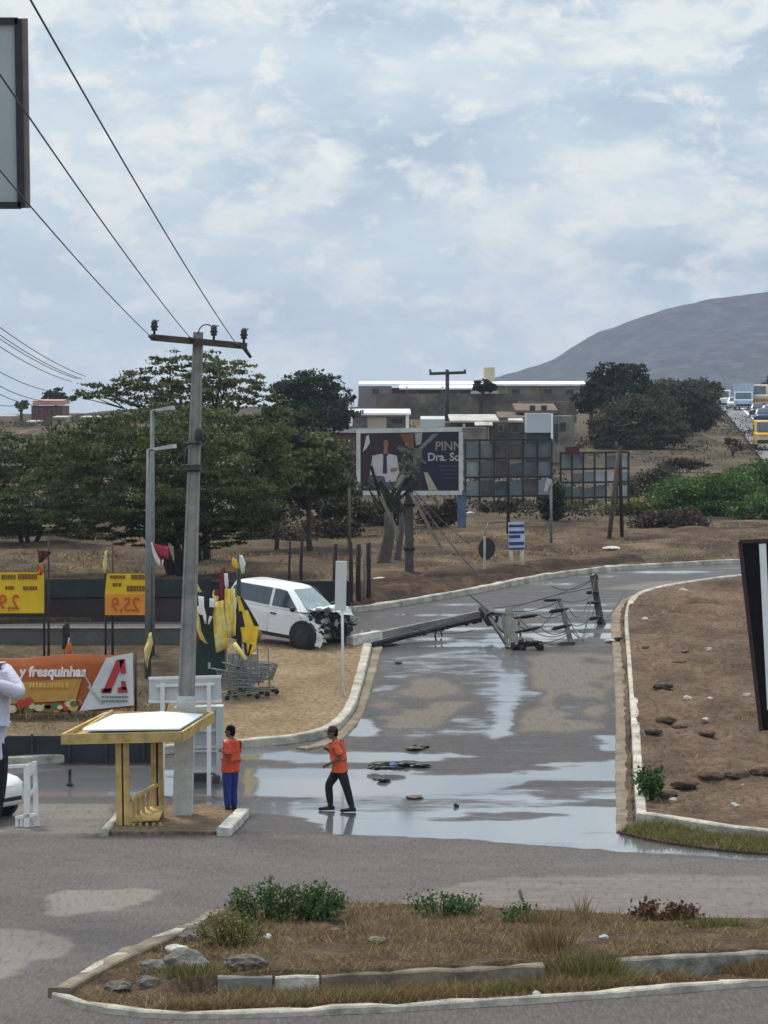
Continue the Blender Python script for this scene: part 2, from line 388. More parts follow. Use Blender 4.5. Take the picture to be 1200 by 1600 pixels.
def road_material():
    m = bpy.data.materials.new('worn_asphalt'); m.use_nodes = True; t = m.node_tree; b = t.nodes['Principled BSDF']; L = t.links.new
    pos = N('ShaderNodeNewGeometry', t).outputs['Position']
    def noise(scale, det=6, st=(1, 1, 1)):
        mp = N('ShaderNodeMapping', t); mp.inputs['Scale'].default_value = st; L(pos, mp.inputs[0])
        n = N('ShaderNodeTexNoise', t); n.inputs['Scale'].default_value = scale; n.inputs['Detail'].default_value = det; n.inputs['Roughness'].default_value = .65
        L(mp.outputs[0], n.inputs[0]); return n.outputs['Fac']
    def attr(nm): a = N('ShaderNodeAttribute', t); a.attribute_name = nm; return a.outputs['Fac']
    def math_(op, a, b_):
        n = N('ShaderNodeMath', t, operation=op)
        for i, v in enumerate((a, b_)):
            if isinstance(v, (int, float)): n.inputs[i].default_value = v
            else: L(v, n.inputs[i])
        return n.outputs[0]
    def rng_(v, a, b_, c=0, d=1):
        n = N('ShaderNodeMapRange', t); L(v, n.inputs[0])
        for i, q in enumerate((a, b_, c, d)): n.inputs[i+1].default_value = q
        return n.outputs[0]
    def mix(f, a, b_):
        n = N('ShaderNodeMix', t, data_type='RGBA'); L(f, n.inputs[0])
        for s, v in ((6, a), (7, b_)):
            if isinstance(v, tuple): n.inputs[s].default_value = (*v, 1)
            else: L(v, n.inputs[s])
        return n.outputs[2]
    grain = noise(38, 3); blot = noise(.55, 6); streak = noise(.9, 6, (.35, 1.6, 1))
    c = mix(rng_(blot, .3, .72), (.072, .062, .063), (.120, .104, .101))
    c = mix(rng_(streak, .52, .75, 0, .5), c, (.155, .14, .131))
    c = mix(rng_(grain, .35, .7, 0, .4), c, (.062, .056, .054))
    edge = math_('MULTIPLY', math_('SUBTRACT', math_('ADD', math_('MULTIPLY', noise(1.3, 8, (.35, 1.5, 1)), .6), math_('MULTIPLY', noise(9, 4, (.5, .5, 1)), .4)), .5), 1.5)
    c = mix(rng_(math_('ADD', attr('pale'), math_('MULTIPLY', edge, rng_(attr('pale'), .03, .25))), .25, .75, 0, .85), c, (.215, .192, .170))
    c = mix(attr('dark'), c, (.045, .042, .043))
    c = mix(attr('dust'), c, (.165, .140, .108))
    speck = noise(20, 4, (1, .14, 1)); c = mix(rng_(speck, .38, .66, 0, .5), c, (.165, .147, .141)); c = mix(rng_(noise(13, 4, (1, .14, 1)), .52, .70, 0, .55), c, (.052, .047, .046))
    crk = N('ShaderNodeTexVoronoi', t, feature='DISTANCE_TO_EDGE'); crk.inputs['Scale'].default_value = .32
    wp = N('ShaderNodeVectorMath', t, operation='MULTIPLY_ADD'); nz = N('ShaderNodeTexNoise', t); nz.inputs['Scale'].default_value = .9; nz.inputs['Detail'].default_value = 6; L(pos, nz.inputs[0]); L(nz.outputs['Color'], wp.inputs[0]); wp.inputs[1].default_value = (2.2, 2.2, 0); L(pos, wp.inputs[2]); L(wp.outputs[0], crk.inputs['Vector'])
    c = mix(rng_(crk.outputs['Distance'], .0, .010, .22, 0), c, (.03, .027, .026))
    wn = math_('ADD', math_('MULTIPLY', math_('SUBTRACT', noise(1.7, 8, (.5, 1.5, 1)), .5), .75), math_('MULTIPLY', math_('SUBTRACT', noise(7, 5, (.4, 1.2, 1)), .5), .35))
    w0 = attr('wet'); w = math_('ADD', w0, math_('MULTIPLY', wn, rng_(w0, .1, .45))); damp = rng_(w, .12, .42); film = rng_(w, .56, .74)
    dm = N('ShaderNodeMix', t, data_type='RGBA', blend_type='MULTIPLY'); L(damp, dm.inputs[0]); L(c, dm.inputs[6]); dm.inputs[7].default_value = (.50, .50, .53, 1)
    c = mix(film, dm.outputs[2], (.085, .09, .098))
    L(c, b.inputs['Base Color'])
    L(rng_(w, .15, .6, .85, .38), b.inputs['Roughness'])
    L(film, b.inputs['Coat Weight']); b.inputs['Coat Roughness'].default_value = .07; b.inputs['Coat IOR'].default_value = 1.75; b.inputs['Specular IOR Level'].default_value = .22
    bp = N('ShaderNodeBump', t); bp.inputs['Distance'].default_value = .02; L(grain, bp.inputs['Height']); L(rng_(w, .3, .65, .5, .03), bp.inputs['Strength']); L(bp.outputs[0], b.inputs['Normal'])
    bw = N('ShaderNodeBump', t); bw.inputs['Distance'].default_value = .01; bw.inputs['Strength'].default_value = .04; L(noise(2.2, 3, (.5, 1.2, 1)), bw.inputs['Height']); L(bw.outputs[0], b.inputs['Coat Normal'])
    return m
def build_road():
    xs = np.concatenate([np.arange(-24, -9, .3), np.arange(-9, 6.5, .11), np.arange(6.5, 24, .3)])
    ys = np.concatenate([np.arange(26, 40, 1.0), np.arange(40, 76, .16), np.arange(76, 118, .22)])
    X, Y = np.meshgrid(xs, ys); Z = zfa(X, Y); Z = Z+(fbm(X, Y, 3, 3, 4)-.5)*.03*np.clip((66-Y)/3, 0, 1)*np.clip((60.5-Y)/2, 0, 1)
    px = CX+F*X/Y; py = HZ+F*(CH-Z)/Y
    wx = (fbm(X, Y, 1.6, 6, 3)-.5)+.6*(fbm(X*.5, Y, .35, 4, 13)-.5); wy = (fbm(X*.35, Y, .9, 6, 8)-.5)+.5*(fbm(X*.4, Y, .22, 4, 19)-.5)
    qx = px+wx*70; qy = py+wy*26
    wet = np.zeros(X.shape); dust = wet*0; pale = wet*0; dark = wet*0
    def put(a, poly, v, mode='max', jx=1.0, jy=1.0):
        k = inpoly(px+wx*70*jx, py+wy*26*jy, poly)
        a[k] = np.maximum(a[k], v) if mode == 'max' else v
    # everything beyond the hosed-down crossing is damp
    put(wet, [(-400, 1303), (520, 1303), (740, 1311), (960, 1332), (1500, 1362), (1500, 1235), (1200, 1100), (990, 1000), (960, 985), (600, 1010), (560, 1100), (520, 1160), (-400, 1200)], .42, jy=.12)
    st = fbm(X*.14, Y, .70, 5, 21); sp = fbm(X*.5, Y, 1.3, 5, 31)
    main = [(515, 1303), (740, 1311), (960, 1332), (1210, 1347), (1400, 1352), (1400, 1320), (978, 1300), (978, 1231), (820, 1233), (640, 1230), (560, 1222), (470, 1212), (380, 1225), (380, 1268), (470, 1275)]
    k = inpoly(px+wx*25, py+wy*7, main); wet[k] = np.where(sp[k] > .335, .62+.36*np.clip((st[k]-.34)*4, 0, 1), .5)
    k = inpoly(px+wx*50, py+wy*8, [(370, 1160), (560, 1172), (700, 1178), (740, 1165), (660, 1196), (580, 1232), (370, 1262)]); wet[k] = np.where((st[k] > .42), .93, .45)
    k = inpoly(px, py+wy*6, [(540, 1162), (980, 1160), (980, 1235), (560, 1232)]); wet[k] = np.maximum(wet[k], np.where(st[k] > .555, .95, .42)); dark[k] = np.maximum(dark[k], .5)
    k = inpoly(px, py, [(935, 1150), (978, 1150), (978, 1197), (952, 1197)]) & (st > .4); wet[k] = .93
    k = inpoly(px, py, [(-300, 1197), (230, 1180), (380, 1166), (380, 1262), (230, 1250), (-300, 1262)]); wet[k] = np.where(st[k] > .50, .92, .45); dark[k] = .3
    k = inpoly(px, py, [(-300, 1255), (180, 1255), (180, 1303), (-300, 1303)]); pale[k] = .45+.35*sp[k]; wet[k] = .1
    put(wet, [(542, 1150), (556, 1122), (588, 1130), (590, 1145), (565, 1152)], .86, jx=.25, jy=.3)
    # uphill street: hosed tarmac with dry tan islands
    up = [(560, 1165), (980, 1165), (975, 1005), (590, 1010)]
    k = inpoly(px, py, up); dark[k] = np.maximum(dark[k], .45+.55*np.clip((fbm(X, Y, 1.4, 5, 88)[k]-.30)*2.2, 0, 1)); fl = np.abs(fbm(X*1.4, Y*.5, 1.8, 4, 93)-.5); kk = k & (fl < .012); dark[kk] = 1.0; wet[kk] = .5; wet[k] = np.maximum(wet[k], .40+.25*np.clip((fbm(X*.6, Y, 1.1, 5, 89)[k]-.45)*3, 0, 1))
    for pl in ([(610, 1075), (660, 1050), (715, 1062), (745, 1085), (730, 1112), (680, 1140), (600, 1148), (590, 1110)], [(815, 1025), (880, 1012), (950, 1020), (962, 1060), (945, 1100), (925, 1140), (850, 1148), (800, 1140), (845, 1085), (812, 1060)], [(600, 1030), (640, 1022), (640, 1045), (600, 1058)]):
        k = inpoly(px+wx*60, py+wy*38, pl) & (fbm(X, Y, .9, 4, 44) > .36); dust[k] = .62; wet[k] = .05; dark[k] = .05
        k2 = inpoly(px+wx*60+6, py+wy*38-8, pl) & ~k; dark[k2] = .55
    # water running down the slope from the wet band by the fallen pole
    for pl, v in (([(600, 1028), (720, 1008), (800, 1008), (832, 1040), (818, 1085), (800, 1120), (770, 1110), (745, 1070), (690, 1060), (600, 1062)], .57), ([(720, 1022), (800, 1018), (822, 1050), (812, 1090), (800, 1135), (776, 1152), (766, 1140), (776, 1090), (770, 1050)], .64), ([(778, 1060), (808, 1056), (806, 1095), (798, 1145), (774, 1154), (770, 1146), (784, 1105)], .80)):
        k = inpoly(px+wx*26, py+wy*14, pl); wet[k] = np.maximum(wet[k], v); dust[k] = 0
    k = inpoly(px+wx*30, py+wy*8, [(610, 1020), (700, 1003), (800, 996), (800, 1012), (700, 1020), (620, 1030)]); wet[k] = np.where(st[k] > .38, .9, .5)
    k = inpoly(px+wx*30, py+wy*8, [(830, 982), (960, 975), (968, 1000), (890, 1002), (835, 1004)]); wet[k] = np.where(st[k] > .45, .9, .5)
    k = inpoly(px, py+wy*5, [(545, 1010), (545, 950), (900, 885), (1300, 870), (1300, 905), (1000, 930), (960, 990), (600, 1012)]); dark[k] = np.maximum(dark[k], .22); wet[k] = np.maximum(wet[k], np.where(st[k] > .58, .74, .42))
    k = inpoly(px, py+wy*4, [(930, 921), (1000, 909), (1300, 893), (1300, 902), (1010, 922)]); pale[k] = .75; wet[k] = .1
    # foreground carriageway
    put(pale, [(60, 1425), (100, 1392), (240, 1384), (265, 1396), (190, 1420), (90, 1432)], .95, jx=.8, jy=.5)
    put(pale, [(-300, 1450), (70, 1452), (125, 1470), (110, 1492), (40, 1505), (0, 1530), (-300, 1540)], .95, jx=.8, jy=.6)
    put(pale, [(660, 1392), (760, 1372), (1000, 1366), (1400, 1372), (1400, 1450), (1000, 1440), (700, 1425), (590, 1420)], .55, jx=.7, jy=.5)
    k = (py > 1308) & (py < 1362) & (px > 150) & (fbm(X*.3, Y, 1.5, 5, 66) > .5); dark[k] = np.maximum(dark[k], .18)
    k = inpoly(px, py, [(-400, 1640), (90, 1568), (400, 1592), (700, 1577), (1200, 1538), (1600, 1515), (1600, 2500), (-400, 2500)]); dark[k] = np.maximum(dark[k], .5)
    for _ in range(2):
        wet[1:-1, 1:-1] = (wet[1:-1, 1:-1]*2+wet[:-2, 1:-1]+wet[2:, 1:-1]+wet[1:-1, :-2]+wet[1:-1, 2:])/6
    for a in (dust, pale, dark)*2:
        a[1:-1, 1:-1] = (a[1:-1, 1:-1]*2+a[:-2, 1:-1]+a[2:, 1:-1]+a[1:-1, :-2]+a[1:-1, 2:])/6
    me = grid_mesh(X, Y, Z)
    for nm, a in (('wet', wet), ('dust', dust), ('pale', pale), ('dark', dark)): set_attr(me, nm, a)
    me.name = 'road'; return tag(link('road', me, road_material(), None, True), kind='structure')
build_road()

def ground_material(name, cols, scale, stretch=(1, 1, 1), bump=.8, fine=9):
    m = bpy.data.materials.new(name); m.use_nodes = True; t = m.node_tree; b = t.nodes['Principled BSDF']; L = t.links.new
    pos = N('ShaderNodeNewGeometry', t).outputs['Position']; b.inputs['Roughness'].default_value = .95; b.inputs['Specular IOR Level'].default_value = .15
    mp = N('ShaderNodeMapping', t); mp.inputs['Scale'].default_value = stretch; L(pos, mp.inputs[0])
    n1 = N('ShaderNodeTexNoise', t); n1.inputs['Scale'].default_value = scale; n1.inputs['Detail'].default_value = 10; n1.inputs['Roughness'].default_value = .68; L(mp.outputs[0], n1.inputs[0])
    r = N('ShaderNodeValToRGB', t); e = r.color_ramp.elements
    while len(e) < len(cols): e.new(.5)
    for el, (p, c) in zip(e, cols): el.position = p; el.color = (*c, 1)
    L(n1.outputs['Fac'], r.inputs[0])
    n2 = N('ShaderNodeTexNoise', t); n2.inputs['Scale'].default_value = fine; n2.inputs['Detail'].default_value = 6; n2.inputs['Roughness'].default_value = .7; L(mp.outputs[0], n2.inputs[0])
    mx = N('ShaderNodeMix', t, data_type='RGBA', blend_type='OVERLAY'); mx.inputs[0].default_value = .55; L(r.outputs[0], mx.inputs[6]); L(n2.outputs['Color'], mx.inputs[7])
    hs = N('ShaderNodeHueSaturation', t); hs.inputs['Saturation'].default_value = .95; L(mx.outputs[2], hs.inputs['Color'])
    bw = N('ShaderNodeRGBToBW', t); L(n2.outputs['Color'], bw.inputs[0])
    mx2 = N('ShaderNodeMix', t, data_type='RGBA', blend_type='MULTIPLY'); mx2.inputs[0].default_value = .85; L(r.outputs[0], mx2.inputs[6])
    rr = N('ShaderNodeValToRGB', t); rr.color_ramp.elements[0].position = .3; rr.color_ramp.elements[0].color = (.38, .37, .36, 1); rr.color_ramp.elements[1].position = .62; rr.color_ramp.elements[1].color = (1.3, 1.3, 1.3, 1)
    L(n2.outputs['Fac'], rr.inputs[0]); L(rr.outputs[0], mx2.inputs[7]); L(mx2.outputs[2], b.inputs['Base Color'])
    bp = N('ShaderNodeBump', t); bp.inputs['Strength'].default_value = bump; bp.inputs['Distance'].default_value = .12; L(n2.outputs['Fac'], bp.inputs['Height']); L(bp.outputs[0], b.inputs['Normal'])
    return m
m_field = ground_material('dry_field_earth', [(.33, (.030, .020, .015)), (.45, (.068, .047, .031)), (.57, (.122, .087, .056)), (.70, (.22, .165, .108))], .35, (1, .55, 1))
m_hillside = ground_material('scrubby_hill_earth', [(.33, (.030, .025, .018)), (.46, (.066, .051, .034)), (.57, (.105, .080, .052)), (.72, (.18, .14, .095))], .09, (1, .5, 1), 1.0, 1.2)
m_dirt = ground_material('bare_brown_dirt', [(.30, (.060, .040, .028)), (.48, (.122, .082, .056)), (.70, (.20, .142, .10))], .5, (1, .7, 1), .9, 7)
m_sand = ground_material('sandy_pavement', [(.3, (.145, .105, .062)), (.5, (.215, .158, .094)), (.72, (.28, .22, .14))], .6, (1, .7, 1), .4, 9)
m_bed = ground_material('median_soil', [(.3, (.05, .033, .022)), (.5, (.105, .070, .045)), (.7, (.19, .132, .085))], 1.3, (1, .8, 1), .9, 14)
m_redbrown = ground_material('brown_earth_pavement', [(.3, (.12, .08, .052)), (.55, (.20, .142, .095)), (.75, (.29, .215, .15))], 1.0, (1, 1, 1), .5, 9)

def resample(pts, step):
    out = []
    for a, b in zip(pts[:-1], pts[1:]):
        a = Vector(a); b = Vector(b); n = max(1, int((b-a).length/step))
        out += [a.lerp(b, i/n) for i in range(n)]
    out.append(Vector(pts[-1])); return out
def smooth_line(pts, it=2):
    pts = [Vector(p) for p in pts]
    for _ in range(it):
        o = [pts[0]]
        for a, b in zip(pts[:-1], pts[1:]): o += [a.lerp(b, .25), a.lerp(b, .75)]
        o.append(pts[-1]); pts = o
    return pts
def lot(name, outline, step, zfun, mat, amp=.05, nscale=1.0, kind='structure', fade=.6):
    ring = resample([Vector((p[0], p[1])) for p in outline]+[Vector((outline[0][0], outline[0][1]))], step)[:-1]
    rx = np.array([p.x for p in ring]); ry = np.array([p.y for p in ring])
    xs = np.arange(rx.min(), rx.max(), step); ys = np.arange(ry.min(), ry.max(), step)
    X, Y = np.meshgrid(xs, ys); X = X+rng.uniform(-.25, .25, X.shape)*step; Y = Y+rng.uniform(-.25, .25, Y.shape)*step
    k = inpoly(X, Y, list(zip(rx, ry))); X = X[k]; Y = Y[k]
    d = np.full(X.shape, 1e9)
    for i in range(0, len(X), 4000):
        s = slice(i, i+4000); d[s] = np.sqrt(((X[s, None]-rx)**2+(Y[s, None]-ry)**2).min(1))
    ok = d > step*.5; X = X[ok]; Y = Y[ok]; d = d[ok]
    nr = len(ring); co = [Vector((a, b)) for a, b in zip(rx, ry)]+[Vector((a, b)) for a, b in zip(X, Y)]
    r = delaunay_2d_cdt(co, [], [list(range(nr))], 1, 1e-5)
    V = np.array([(v.x, v.y) for v in r[0]]); orig = r[3]
    h = np.zeros(len(V)); n = (fbm(V[:, 0], V[:, 1], nscale, 5, 17)-.5)*2*amp
    dist = np.zeros(len(V))
    for i, oo in enumerate(orig):
        o0 = oo[0] if oo else 0; dist[i] = 0 if o0 < nr else d[o0-nr]
    Z = zfun(V[:, 0], V[:, 1])+n*np.clip(dist/fade, 0, 1)
    vs = [(a, b, c) for (a, b), c in zip(V, Z)]; fs = [tuple(f) for f in r[2]]
    zr = zfun(rx, ry); k0 = len(vs)
    for a, b, c in zip(rx, ry, zr): vs += [(a, b, c), (a, b, c-.4)]
    for i in range(nr):
        j = (i+1) % nr; fs.append((k0+2*i, k0+2*i+1, k0+2*j+1, k0+2*j))
    me = bpy.data.meshes.new(name); me.from_pydata(vs, [], fs); me.update()
    b = bmesh.new(); b.from_mesh(me)
    for f in b.faces[:len(r[2])]:
        if f.normal.z < 0: f.normal_flip()
    b.to_mesh(me); b.free()
    return tag(link(name, me, mat, None, True), kind=kind)
def kerb(pts, w, h, mat, top=.16, name='kerb', zfun=None, jit=.012, seed=1, step=.35):
    """a swept kerb whose outer top edge follows the line"""
    pts = resample([Vector((p[0], p[1])) for p in pts], step); R = random.Random(seed); vs = []; fs = []
    for i, p in enumerate(pts):
        d = (pts[min(i+1, len(pts)-1)]-pts[max(i-1, 0)]).normalized(); n = Vector((-d.y, d.x))
        z = (zfun or zf)(p.x, p.y)+top; j = R.uniform(-jit, jit); jj = R.uniform(-jit, jit)
        a = p+n*(w/2+j); c = p-n*(w/2+jj); e = .025
        vs += [(a.x, a.y, z-h), (a.x, a.y, z-e+j), (a.x-n.x*e, a.y-n.y*e, z+j), (c.x+n.x*e, c.y+n.y*e, z+jj), (c.x, c.y, z-e+jj), (c.x, c.y, z-h)]
    for i in range(len(pts)-1):
        for k in range(5): fs.append((i*6+k, i*6+k+1, i*6+k+7, i*6+k+6))
    fs += [tuple(range(6)), tuple(len(vs)-6+k for k in range(5, -1, -1))]
    return tag(MB().add(vs, fs).build(name, mat), kind='structure')
def GLxy(pts): return [(p.x, p.y) for p in GL(pts)]
def GL(pts, dz=0.0): return [G(a, b, dz) for a, b in pts]

# the pavement corner in front of the crashed car and the yard left of it
CORNER = smooth_line(GL([(-260, 1207), (60, 1194), (240, 1178), (400, 1166), (470, 1159), (515, 1148), (542, 1124), (556, 1090), (566, 1050), (574, 1016)]), 2)
back = GL([(560, 1013), (400, 1012), (-260, 1012)])
lot('pavement', [(p.x, p.y) for p in CORNER]+[(p.x, p.y) for p in back], .4, lambda x, y: zfa(x, y)+.14, m_sand, .03, .9)
kerb(CORNER, .22, .3, m_kerb, .175, seed=3)
lot('yard_ground', GLxy([(-255, 1014), (285, 1014), (296, 1062), (262, 1110), (246, 1160), (236, 1174), (60, 1188), (-255, 1200)]), .3, lambda x, y: zfa(x, y)+.185, ground_material('yard_brown_earth', [(.30, (.035, .026, .017)), (.48, (.085, .064, .040)), (.70, (.155, .122, .078))], .8, (1, .7, 1), .8, 8), .03, .7)
gl = smooth_line(GL([(470, 1171), (520, 1161), (551, 1131), (566, 1094), (577, 1052), (588, 1012)]), 2)
kerb(gl, .32, .3, m_gutter, .03, 'gutter', seed=5)
# field and hillside beyond the bend
FAR = smooth_line(GL([(-320, 985), (0, 975), (300, 968), (545, 959), (640, 944), (750, 925), (830, 908), (900, 897), (1000, 889), (1100, 883), (1160, 880), (1500, 868)]), 2)
lot('dry_field', [(p.x, p.y) for p in FAR]+[(24, 140), (-26, 140)], .6, lambda x, y: zfa(x, y)+.13+.25*np.clip(np.minimum(1, (y-93)/12), 0, 1)*(fbm(x, y, 6, 3, 91)-.3), m_field, .22, 1.6, fade=2.0)
kerb([p for p in FAR if p.x > -1.4], .24, .3, m_kerb, .165, seed=8)
bk = [p for p in FAR if -1.3 < p.x < 9]
lot('soil_bank', [(p.x, p.y+.35) for p in bk]+[(p.x-.3, p.y+2.2+3.2*max(0, min(1, (6-p.x)/6))) for p in bk[::-1]], .3, lambda x, y: zfa(x, y)+.15+.32*fbm(x, y, 1.1, 4, 77)*np.clip((y-np.interp(x, [q.x for q in bk], [q.y for q in bk])-.35)/1.0, 0, 1), ground_material('turned_red_brown_soil', [(.32, (.014, .009, .007)), (.52, (.050, .030, .021)), (.74, (.125, .08, .055))], 1.0, (1, .6, 1), .9, 5), .14, .7, fade=.8)
# right-hand lot of bare dirt, with its gutter and verge
RIGHT = smooth_line(GL([(1003, 1287), (996, 1200), (992, 1120), (986, 1040), (980, 975), (987, 944), (1012, 930), (1080, 917), (1160, 907), (1420, 890)]), 2)
rz = lambda x, y: zfa(x, y)+.14+.30*np.clip((x-(4.9+.0*y))/1.2, 0, 1)*np.clip((y-62.5)/3, 0, 1)*np.clip((98-y)/8, 0, 1)*(fbm(x, y, 3.2, 4, 55))*.8
rfront = GL([(1500, 1325), (1200, 1311), (1100, 1299), (1040, 1287)])
lot('bare_ground', [(p.x, p.y) for p in RIGHT]+[(p.x, p.y) for p in rfront], .22, rz, m_dirt, .20, .75)
kerb(RIGHT, .20, .3, m_kerb, .2, seed=11, jit=.006, step=.6)
kerb(smooth_line(GL([(985, 1298), (983, 1200), (981, 1120), (977, 1040), (971, 985), (976, 948), (1000, 932)]), 1), .13, .3, m_dirt, .07, 'gutter', seed=14, jit=.03)
kerb(smooth_line(GL([(975, 1302), (972, 1200), (972, 1120), (968, 1040), (963, 985), (964, 955), (985, 934), (1030, 922)]), 1), .30, .3, m_gutter, .035, 'gutter', seed=12)
kerb(smooth_line(GL([(1003, 1287), (1040, 1290), (1100, 1302), (1200, 1315), (1500, 1330)]), 1), .22, .35, m_kerb, .22, seed=13)
verge = smooth_line(GL([(968, 1304), (1030, 1318), (1110, 1330), (1200, 1338), (1500, 1352), (1500, 1332), (1200, 1317), (1100, 1304), (1040, 1292), (1000, 1290)]), 1)
lot('verge', [(p.x, p.y) for p in verge], .15, lambda x, y: zfa(x, y)+.05, m_bed, .05, .5, fade=.3)
# island that carries the shelter and the power pole
ISL = GL([(165, 1305), (348, 1305), (378, 1277), (330, 1262), (192, 1266)])
lot('shelter_pavement', [(p.x, p.y) for p in ISL], .25, lambda x, y: zfa(x, y)+.07, m_redbrown, .015, .6)
kerb(GL([(350, 1307), (380, 1276)]), .26, .34, m_dirtywhite, .17, seed=15)
kerb(GL([(162, 1307), (186, 1280)]), .16, .3, m_kerb, .14, seed=16)

# ---- planted median in front
MF = [(88, 1562), (150, 1580), (250, 1592), (400, 1591), (560, 1583), (640, 1579), (900, 1562), (1200, 1540), (1450, 1524)]
MBK = [(1450, 1454), (1200, 1450), (1040, 1446), (800, 1433), (600, 1425), (450, 1422), (350, 1429), (290, 1461), (230, 1484), (130, 1533)]
mf = smooth_line(GL(MF), 1); mbk = smooth_line(GL(MBK), 1)
wl = GL([(230, 1566), (300, 1563), (500, 1560), (850, 1544), (960, 1535), (1200, 1521), (1450, 1508)])
wxs = np.array([p.x for p in wl]); wys = np.array([p.y for p in wl])
bxs = np.array([p.x for p in mbk][::-1]); bys = np.array([p.y for p in mbk][::-1])
def medz(x, y):
    x = np.asarray(x, float); y = np.asarray(y, float); w = np.interp(x, wxs, wys); bk = np.interp(x, bxs, bys)
    t = np.clip((y-w)/np.maximum(bk-w, .5), 0, 1); s = np.clip((y-w)/.12, 0, 1)*np.clip((x+3.35)/.8, 0, 1)
    return .06+s*(.30-.22*t)
lot('median_bed', [(p.x, p.y) for p in mf]+[(p.x, p.y) for p in mbk], .13, medz, m_bed, .05, .45, fade=.3)
kerb(mf[:-3], .14, .3, m_kerb, .10, zfun=lambda x, y: 0, seed=21, jit=.02)
kerb(mf[-4:], .14, .3, m_kerb, .10, zfun=lambda x, y: 0, seed=22, jit=.02)
kerb(mbk, .16, .3, m_kerb, .12, zfun=lambda x, y: 0, seed=23, jit=.02)
kerb(smooth_line(GL([(92, 1560), (130, 1536), (230, 1487), (290, 1464), (350, 1433)]), 1), .30, .3, m_gutter, .13, zfun=lambda x, y: 0, seed=24, jit=.03)
for k, (a, b, mt) in enumerate([((340, 1562), (425, 1561), m_concrete), ((430, 1561), (498, 1560), m_dirtywhite), ((502, 1560), (850, 1544), m_gutter), ((965, 1535), (1450, 1508), M('stained_kerb_stone', (.21, .20, .175), .9, .5, 3, .6))]):
    kerb(GL([a, b]), .16, .5, mt, .33, zfun=lambda x, y: 0, seed=30+k, jit=.022, step=.3)

# ---- open land to the horizon, and the mountain
def build_land():
    xs = np.concatenate([-np.geomspace(60, 2000, 30)[::-1], np.arange(-58, 60, 2.0), np.geomspace(62, 2000, 30)])
    ys = np.concatenate([np.arange(-40, 138, 6.0), np.arange(138, 440, 2.0), np.geomspace(442, 3500, 50)])
    X, Y = np.meshgrid(xs, ys); Z = zfa(X, Y)+np.where(Y < 138.5, -.12, .12)+(fbm(X, Y, 9, 4, 71)-.5)*np.clip((Y-150)/80, 0, 1)*1.0
    rd = np.abs(X-(42.4+4.6-(400-Y)*.0915)) < 7.5; Z = np.where(rd & (Y > 170) & (Y < 440), zfa(X, Y)-.25, Z)
    me = grid_mesh(X, Y, Z); tag(link('ground', me, m_hillside, None, True), kind='structure')
    # highway that climbs away on the right
    ys = np.arange(175, 424, 3.0); vs = []; fs = []
    for i, y in enumerate(ys):
        c = 42.4+4.6-(400-y)*.0915
        for o in (-4.6, 4.6): vs.append((c+o, y, zf(c, y)+.12))
    fs = [(2*i, 2*i+1, 2*i+3, 2*i+2) for i in range(len(ys)-1)]
    tag(MB().add(vs, fs).build('highway', M('highway_asphalt', (.15, .15, .155), .8, .2, .4, world_co=True)), kind='structure')
    vs2 = []
    for y in ys:
        c = 42.4-(400-y)*.0915+2.4
        vs2 += [(c-.14, y, zf(c, y)+.13), (c+.14, y, zf(c, y)+.13)]
    tag(MB().add(vs2, fs).build('road_marking', m_white), kind='structure')
    # mountain ridge
    rp = [(560, 612), (700, 600), (780, 588), (830, 572), (870, 555), (900, 537), (935, 520), (975, 503), (1040, 482), (1110, 467), (1200, 455), (1400, 440), (1700, 455), (2100, 520), (2600, 600)]
    d0 = 3000.0; rx = np.array([(a-CX)*d0/F for a, b in rp]); rh = np.array([CH+(HZ-b)*d0/F for a, b in rp])
    xs = np.linspace(rx[0]-200, rx[-1]+200, 260); ys = np.linspace(2300, 3500, 60); X, Y = np.meshgrid(xs, ys)
    H = np.interp(X, rx, rh, left=-40, right=-40); prof = np.clip(1-np.abs(Y-d0)/np.where(Y < d0, 700, 520), 0, 1)**.85
    Z = -45+(H+45)*prof+(fbm(X, Y, 120, 5, 5)-.5)*26*np.clip(prof*1.6, 0, 1)*(1-prof*.8)
    Z += (fbm(X, Y, 22, 4, 9)-.5)*5*prof
    me = grid_mesh(X, Y, Z)
    tag(link('mountain', me, ground_material('scrub_mountain', [(.40, (.006, .008, .012)), (.5, (.022, .023, .030)), (.62, (.070, .066, .074))], .06, (1, 1, 1), 1.0, .16), None, True), kind='structure')
build_land()
def haze():
    b = MB().box((0, 1780, 45), (4060, 3680, 184)); m = bpy.data.materials.new('thin_haze'); m.use_nodes = True; t = m.node_tree
    t.nodes.remove(t.nodes['Principled BSDF']); v = N('ShaderNodeVolumePrincipled', t); v.inputs['Color'].default_value = (.60, .70, .90, 1); v.inputs['Density'].default_value = .00017; v.inputs['Anisotropy'].default_value = .2
    t.links.new(v.outputs[0], t.nodes['Material Output'].inputs['Volume'])
    tag(b.build('haze', m), kind='stuff')
haze()
